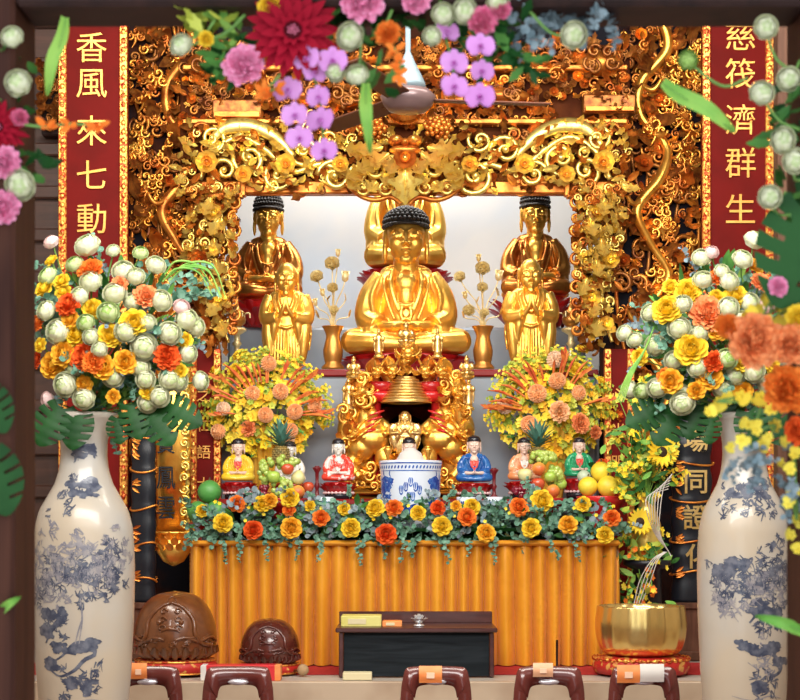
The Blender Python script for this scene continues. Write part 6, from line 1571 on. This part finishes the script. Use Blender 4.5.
for px, row, r, c, lab in ((244, 66, 18, 'P', 'pink ruffled bloom hanging left of the big crimson dahlia'), (363, 3, 19, 'P', 'pink bloom cut by the top edge, right of the big crimson dahlia'), (416, 1, 14, 'P', 'pink bloom cut by the top edge, above the ceiling fan'), (5, 163, 15, 'P', 'pink bloom on the left doorpost, just below the crimson dahlia'), (4, 208, 16, 'P', 'lowest pink bloom on the left doorpost'),
    (20, 118, 9, 'M', 'small rose pink bloom beside the left crimson dahlia'), (482, 22, 13, 'M', 'magenta blossom cluster right of the topmost mauve orchid'), (500, 10, 10, 'M', 'small magenta blossom at the top, right of the mauve orchids'), (388, 34, 11, 'o', 'orange carnation above the ceiling fan'), (270, 5, 12, 'y', 'yellow bloom behind the big crimson dahlia at the top')):
    big(px, row, r, c, lab, 'bloom', 'hanging_bloom', None, group=gpk)
big(322, 7, 10, 'y', 'small yellow bloom at the top, right behind the crimson dahlia', 'bloom', 'hanging_bloom', None, group=gpk, Y=3.06); big(318, 50, 9, 'y', 'small yellow bloom half hidden below the crimson dahlia', 'bloom', 'hanging_bloom', None, group=gpk, Y=3.08)
# mauve orchid sprays: each spray is one thing with its blossoms as parts
OR_ME = [orchid_me(k) for k in (1, 2)]
def orchids(lab, top, pts, r=15):
    t = hang('orchid_spray', lab, 'orchid', *top); u = S(FG); mb = MB(); rr = random.Random(int(top[0]))
    mb.add(tube(spline([(0, 0, 0)]+[np.array(P(px, row, FG+.02))-np.array(t.location) for px, row in sorted(pts, key=lambda q: q[1])[::2]], 20), .003, 5)); part('stem', mb, STEM, t)
    for px, row in pts:
        a, b_ = OR_ME[rr.randrange(2)]; M = np.array(Matrix.Translation(P(px, row, FG+rr.uniform(-.015, .015))-t.location)) @ axis_rot((rr.uniform(-.5, .5), -1, rr.uniform(-.1, .25))) @ sc(r*u*rr.uniform(.9, 1.1))
        m_ = MB(); m_.add(a.geo(), 0, M); o = part('orchid_blossom', m_, PURP, t); m_ = MB(); V, fs = b_.geo(); m_.V = [xf(V, M)]; m_.Fa = b_.Fa; m_.n = len(V); part('orchid_lip', m_, [PURP, PURP_L], o)
orchids('spray of mauve orchids hanging below the big crimson dahlia', (325, 40), [(313, 74), (289, 92), (320, 98), (296, 116), (322, 122), (300, 139), (325, 152), (333, 62), (308, 60)], 15)
orchids('spray of mauve orchids hanging right of the ceiling fan', (462, 10), [(446, 33), (480, 48), (453, 64), (481, 72), (453, 88), (480, 98)], 14.5)
# orange montbretia sprigs
def montb(lab, pts, top):
    t = hang('montbretia_sprig', lab, 'flower sprig', *top); mb = MB(); rr = random.Random(int(top[0])); u = S(FG); P0 = np.array(t.location)
    mb.add(tube(spline([(0, 0, 0)]+[np.array(P(a, b_, FG))-P0 for a, b_ in pts], 16), .003, 5)); part('stem', mb, STEM, t)
    for a, b_ in pts:
        m_ = MB()
        for k in range(6): m_.add(leaf(15*u, 6*u, 6, 3, .3, .5), 0, frame((rr.uniform(-.9, .9), rr.uniform(-.8, 0), rr.uniform(-1, .7)), (0, -1, 0), np.array(P(a, b_, FG))-P0))
        part('orange_floret', m_, O_ORG, t)
montb('orange montbretia sprig hanging above the silver fan', [(384, 34), (395, 50), (400, 62), (398, 74)], (392, 10))
montb('orange montbretia sprig left of the mauve orchids', [(264, 93), (276, 88), (271, 92)], (285, 70)); montb('orange montbretia sprig crossing the left red couplet', [(46, 127), (70, 124), (98, 126)], (20, 124))
# leaves and greenery
def blade(lab, pts, w, m=LEAF_L, name='long_leaf', Y=FG):
    t = hang(name, lab, 'leaf', *pts[0]); P0 = np.array(t.location); u = S(Y); sp = [np.array(q) for q in spline([np.array(P(a, b_, Y))-P0 for a, b_ in pts], 16)]; V = []
    for i, q in enumerate(sp):
        d = sp[min(i+1, 15)]-sp[max(i-1, 0)]; d /= np.linalg.norm(d); n_ = np.array((-d[2], 0, d[0])); ww = w*u*.5*max(math.sin(PI*min(.12+.86*i/15, .985)), .05)**.6
        for k in (-1, -.5, 0, .5, 1): V.append(q+n_*ww*k+np.array((0, -.010*abs(k)+.012*math.sin(i*.5), 0)))
    mb = MB(); mb.add((np.array(V), [grid_faces(16, 5)])); mb.add(tube([q+np.array((0, .001, 0)) for q in sp], w*u*.03, 4), 1); part('leaf_blade', mb, [m, STEM], t); return t
blade('long green leaf hanging straight down left of the ceiling fan', [(366, 84), (366, 110), (370, 152)], 13); blade('long green leaf slanting across the right red couplet', [(662, 83), (695, 105), (736, 132)], 17)
blade('narrow green leaf before the left red couplet', [(66, 18), (57, 55), (47, 95)], 14); blade('green leaf tip at the left edge near the floor', [(-8, 616), (8, 606), (20, 597)], 9); blade('green leaf tip at the right edge near the floor', [(806, 634), (785, 624), (756, 616)], 12)
def clump_leaf(lab, items, top, m, name='leaf_cluster', euc=False):
    t = hang(name, lab, 'foliage', *top); P0 = t.location.copy(); rr = random.Random(int(top[0]*3+top[1])); u = S(FG+.05)
    for (px, row, rx, ry, n, L) in items:
        mb = MB()
        for k in range(n):
            p = P(px+rr.uniform(-rx, rx), row+rr.uniform(-ry, ry), FG+rr.uniform(.02, .10))-P0
            d = Vector((rr.uniform(-1, 1), rr.uniform(-.7, .3), rr.uniform(-1, .6)))
            if euc: euc_sprig(mb, p, d, L*u*2.2, rr, 0, L*u*.24)
            else: l = L*u*rr.uniform(.7, 1.2); mb.add(leaf(l, l*.42, 8, 5, .2, rr.uniform(.2, .8), lobes=4, lob=.16), rr.randrange(2), frame(d, (rr.uniform(-.5, .5), -1, .4), p))
        part('leaves', mb, m, t)
clump_leaf('pale green leafy sprig at the top, left of the crimson dahlia', [(205, 12, 20, 14, 34, 24), (235, 25, 14, 20, 14, 22)], (215, -5), [LEAF_L, LEAF_Y])
clump_leaf('deep green leaves hanging behind the pink ruffled bloom', [(228, 50, 18, 24, 26, 26), (222, 70, 14, 8, 10, 20)], (232, 10), [LEAF, LEAF_D])
clump_leaf('dark green leaves at the top behind the mauve orchids', [(500, 40, 26, 26, 34, 26), (525, 62, 10, 12, 10, 22), (470, 30, 20, 20, 12, 24)], (500, -5), [LEAF, LEAF_D]); clump_leaf('green leaves at the top behind the white rose buds', [(375, 50, 16, 40, 26, 24), (400, 20, 30, 20, 24, 24), (340, 20, 24, 20, 18, 22)], (380, -10), [LEAF, LEAF_D])
clump_leaf('grey green eucalyptus sprig under the lintel, beside the white tulip-like bud', [(588, 2, 34, 12, 16, 18), (545, 10, 16, 12, 8, 18), (515, 30, 10, 14, 7, 16)], (570, -15), [EUC_B], 'eucalyptus_sprig', True)
clump_leaf('green leaves behind the flowers at the left doorpost', [(14, 62, 14, 14, 16, 28), (6, 150, 10, 40, 16, 28), (38, 165, 8, 14, 7, 22)], (0, 90), [LEAF, LEAF_D]); clump_leaf('green leaves behind the white buds at the right doorpost', [(785, 115, 14, 30, 20, 26), (790, 190, 10, 20, 12, 26)], (800, 110), [LEAF, LEAF_D])
def mleaf(lab, px, row, d, L, W, Y=FG):
    t = hang('monstera_leaf', lab, 'leaf', px, row, Y); mb = MB(); mb.add(monstera_geo(L*S(Y), W*S(Y), random.Random(3)), 0, frame(d, (0, -1, .15), (0, 0, 0))); part('leaf_blade', mb, LEAF_D, t)
mleaf('large dark green leaf at the right doorpost, below the white buds', 806, 210, (-.25, -.15, -.9), 100, 80); mleaf('dark green round leaf low on the left doorpost', -10, 455, (.25, -.1, -.9), 62, 54, 2.98); mleaf('small dark leaf on the left doorpost above the round leaf', -14, 390, (.4, -.1, -.9), 46, 40, 2.98)
gco = 'coral carnations at the right doorpost'
for px, row, r, c, lab in ((754, 341, 25, 'c', 'coral carnation at the right doorpost, standing out farthest left'), (790, 345, 20, 'c', 'coral carnation at the right edge, beside the farthest left one'), (787, 390, 24, 'o', 'deep orange carnation at the right edge, below the coral ones'), (798, 432, 14, 'r', 'lowest red orange carnation at the right edge'), (728, 327, 13, 'o', 'small orange carnation left of the coral carnations')):
    big(px, row, r, c, lab, 'carnation', 'carnation', None, group=gco)
big(799, 318, 12, 'y', 'small yellow bloom at the right edge above the coral carnations', 'bloom', 'hanging_bloom'); 
big(791, 318, 9, 'M', 'small mauve bloom at the right edge above the coral carnations', 'bloom', 'hanging_bloom') if False else None
def oncid(lab, pts, top, seed):
    t = hang('yellow_orchid_spray', lab, 'orchid', *top, 3.05); P0 = np.array(t.location); rr = random.Random(seed); u = S(3.05); mb = MB()
    mb.add(tube(spline([(0, 0, 0)]+[np.array(P(a, b_, 3.06))-P0 for a, b_, _ in pts[::3]], 24), .0025, 5)); part('stem', mb, STEM, t)
    for a, b_, r in pts:
        m_ = MB(); M = np.array(Matrix.Translation(Vector(np.array(P(a, b_, 3.05+rr.uniform(-.03, .03)))-P0)) @ mrot((rr.uniform(-.5, .5), -1, rr.uniform(-.3, .4)), rr.uniform(0, 6)))
        for j, (an, L, W) in enumerate(((PI*1.5, 1.0, 1.5), (.4, .7, .5), (PI-.4, .7, .5), (PI*.5, .7, .5))): m_.add(petal(W*r*u, L*r*u, .25, .4, rr=rr), 0, M @ rotz(an-PI/2) @ rotx(.2))
        m_.add(sphere((0, 0, .1*r*u), r*u*.2, 6, 4), 0, M); part('orchid_floret', m_, ONC, t)
rr = random.Random(9)
oncid('yellow orchid spray at the right, behind the coral carnations', [(770+rr.uniform(-28, 20), 315+rr.uniform(-15, 40), rr.uniform(8, 12)) for _ in range(16)], (806, 300), 1)
oncid('yellow orchid spray at the right, drooping over the right floor vase', [(717, 402, 11), (708, 412, 9), (740, 397, 11), (760, 398, 11), (725, 398, 9), (770, 410, 9), (755, 430, 11), (742, 440, 11), (760, 445, 10), (775, 425, 10), (730, 446, 8), (748, 425, 9), (768, 437, 8), (785, 440, 9)], (806, 400), 2)
oncid('yellow orchid spray lowest at the right edge, beside the right floor vase', [(790, 470, 9), (796, 490, 10), (788, 505, 9), (797, 520, 10), (790, 535, 9), (798, 550, 8), (795, 455, 9), (780, 462, 7)], (806, 450), 3)
big(778, 287, 10, 'P', 'small lilac bloom above the coral carnations at the right', 'bloom', 'hanging_bloom')
clump_leaf('blue grey eucalyptus sprig at the right doorpost below the carnations', [(765, 455, 22, 12, 8, 14), (740, 465, 14, 8, 4, 12), (792, 480, 8, 24, 6, 14)], (806, 460), [EUC_B], 'eucalyptus_sprig', True)
# ------------------------------------------------------------------ camera, light
cam = bpy.data.cameras.new('camera'); co = link('camera', cam)
cam.lens = 72; cam.sensor_width = 36; cam.sensor_fit = 'HORIZONTAL'; cam.shift_y = 170/800
co.location = (0, 0, ZC); co.rotation_euler = (PI/2, 0, 0)
cam.dof.use_dof = True; cam.dof.focus_distance = 10.6; cam.dof.aperture_fstop = 8.0
cam.clip_end = 100
scene.camera = co
def area(name, loc, tgt, sx, sy, power, col=(1, 1, 1)):
    l = bpy.data.lights.new(name, 'AREA'); l.shape = 'RECTANGLE'; l.size = sx; l.size_y = sy; l.energy = power; l.color = col
    o = link(name, l); o.location = loc
    o.rotation_euler = (Vector(tgt)-Vector(loc)).to_track_quat('-Z', 'Y').to_euler()
    return o
w = bpy.data.worlds.new('world'); scene.world = w; w.use_nodes = True
N, L = nt(w); bg = N['Background']; bg.inputs['Color'].default_value = (.92, .96, 1.0, 1); bg.inputs['Strength'].default_value = 1.25
area('ceiling_lamp_front', (0, 6.6, 5.3), (0, 10.2, 1.4), 3.6, .7, 170, (1, .95, .86))
area('ceiling_lamp_left', (-2.2, 7.4, 5.25), (-.3, 11, 1.8), 1.2, 1.2, 75, (1, .93, .82))
area('ceiling_lamp_right', (2.2, 7.4, 5.25), (.3, 11, 1.8), 1.2, 1.2, 75, (1, .93, .82))
area('niche_lamp', (0, 11.7, 4.75), (0, 12.6, 2.6), 2.6, .3, 62, (1, .97, .92))
area('frontal_fill', (0, 3.9, 3.7), (0, 11, 1.7), 4.5, 1.3, 235, (1, .97, .92))  # added fill light facing the altar, brightens the gold faces
scene.view_settings.view_transform = 'Standard'; scene.view_settings.look = 'None'
scene.view_settings.gamma = 1; scene.view_settings.use_curve_mapping = False
scene.view_settings.exposure = 0.35
scene.cycles.use_denoising = True
scene.cycles.max_bounces = 6; scene.cycles.glossy_bounces = 4; scene.cycles.diffuse_bounces = 4
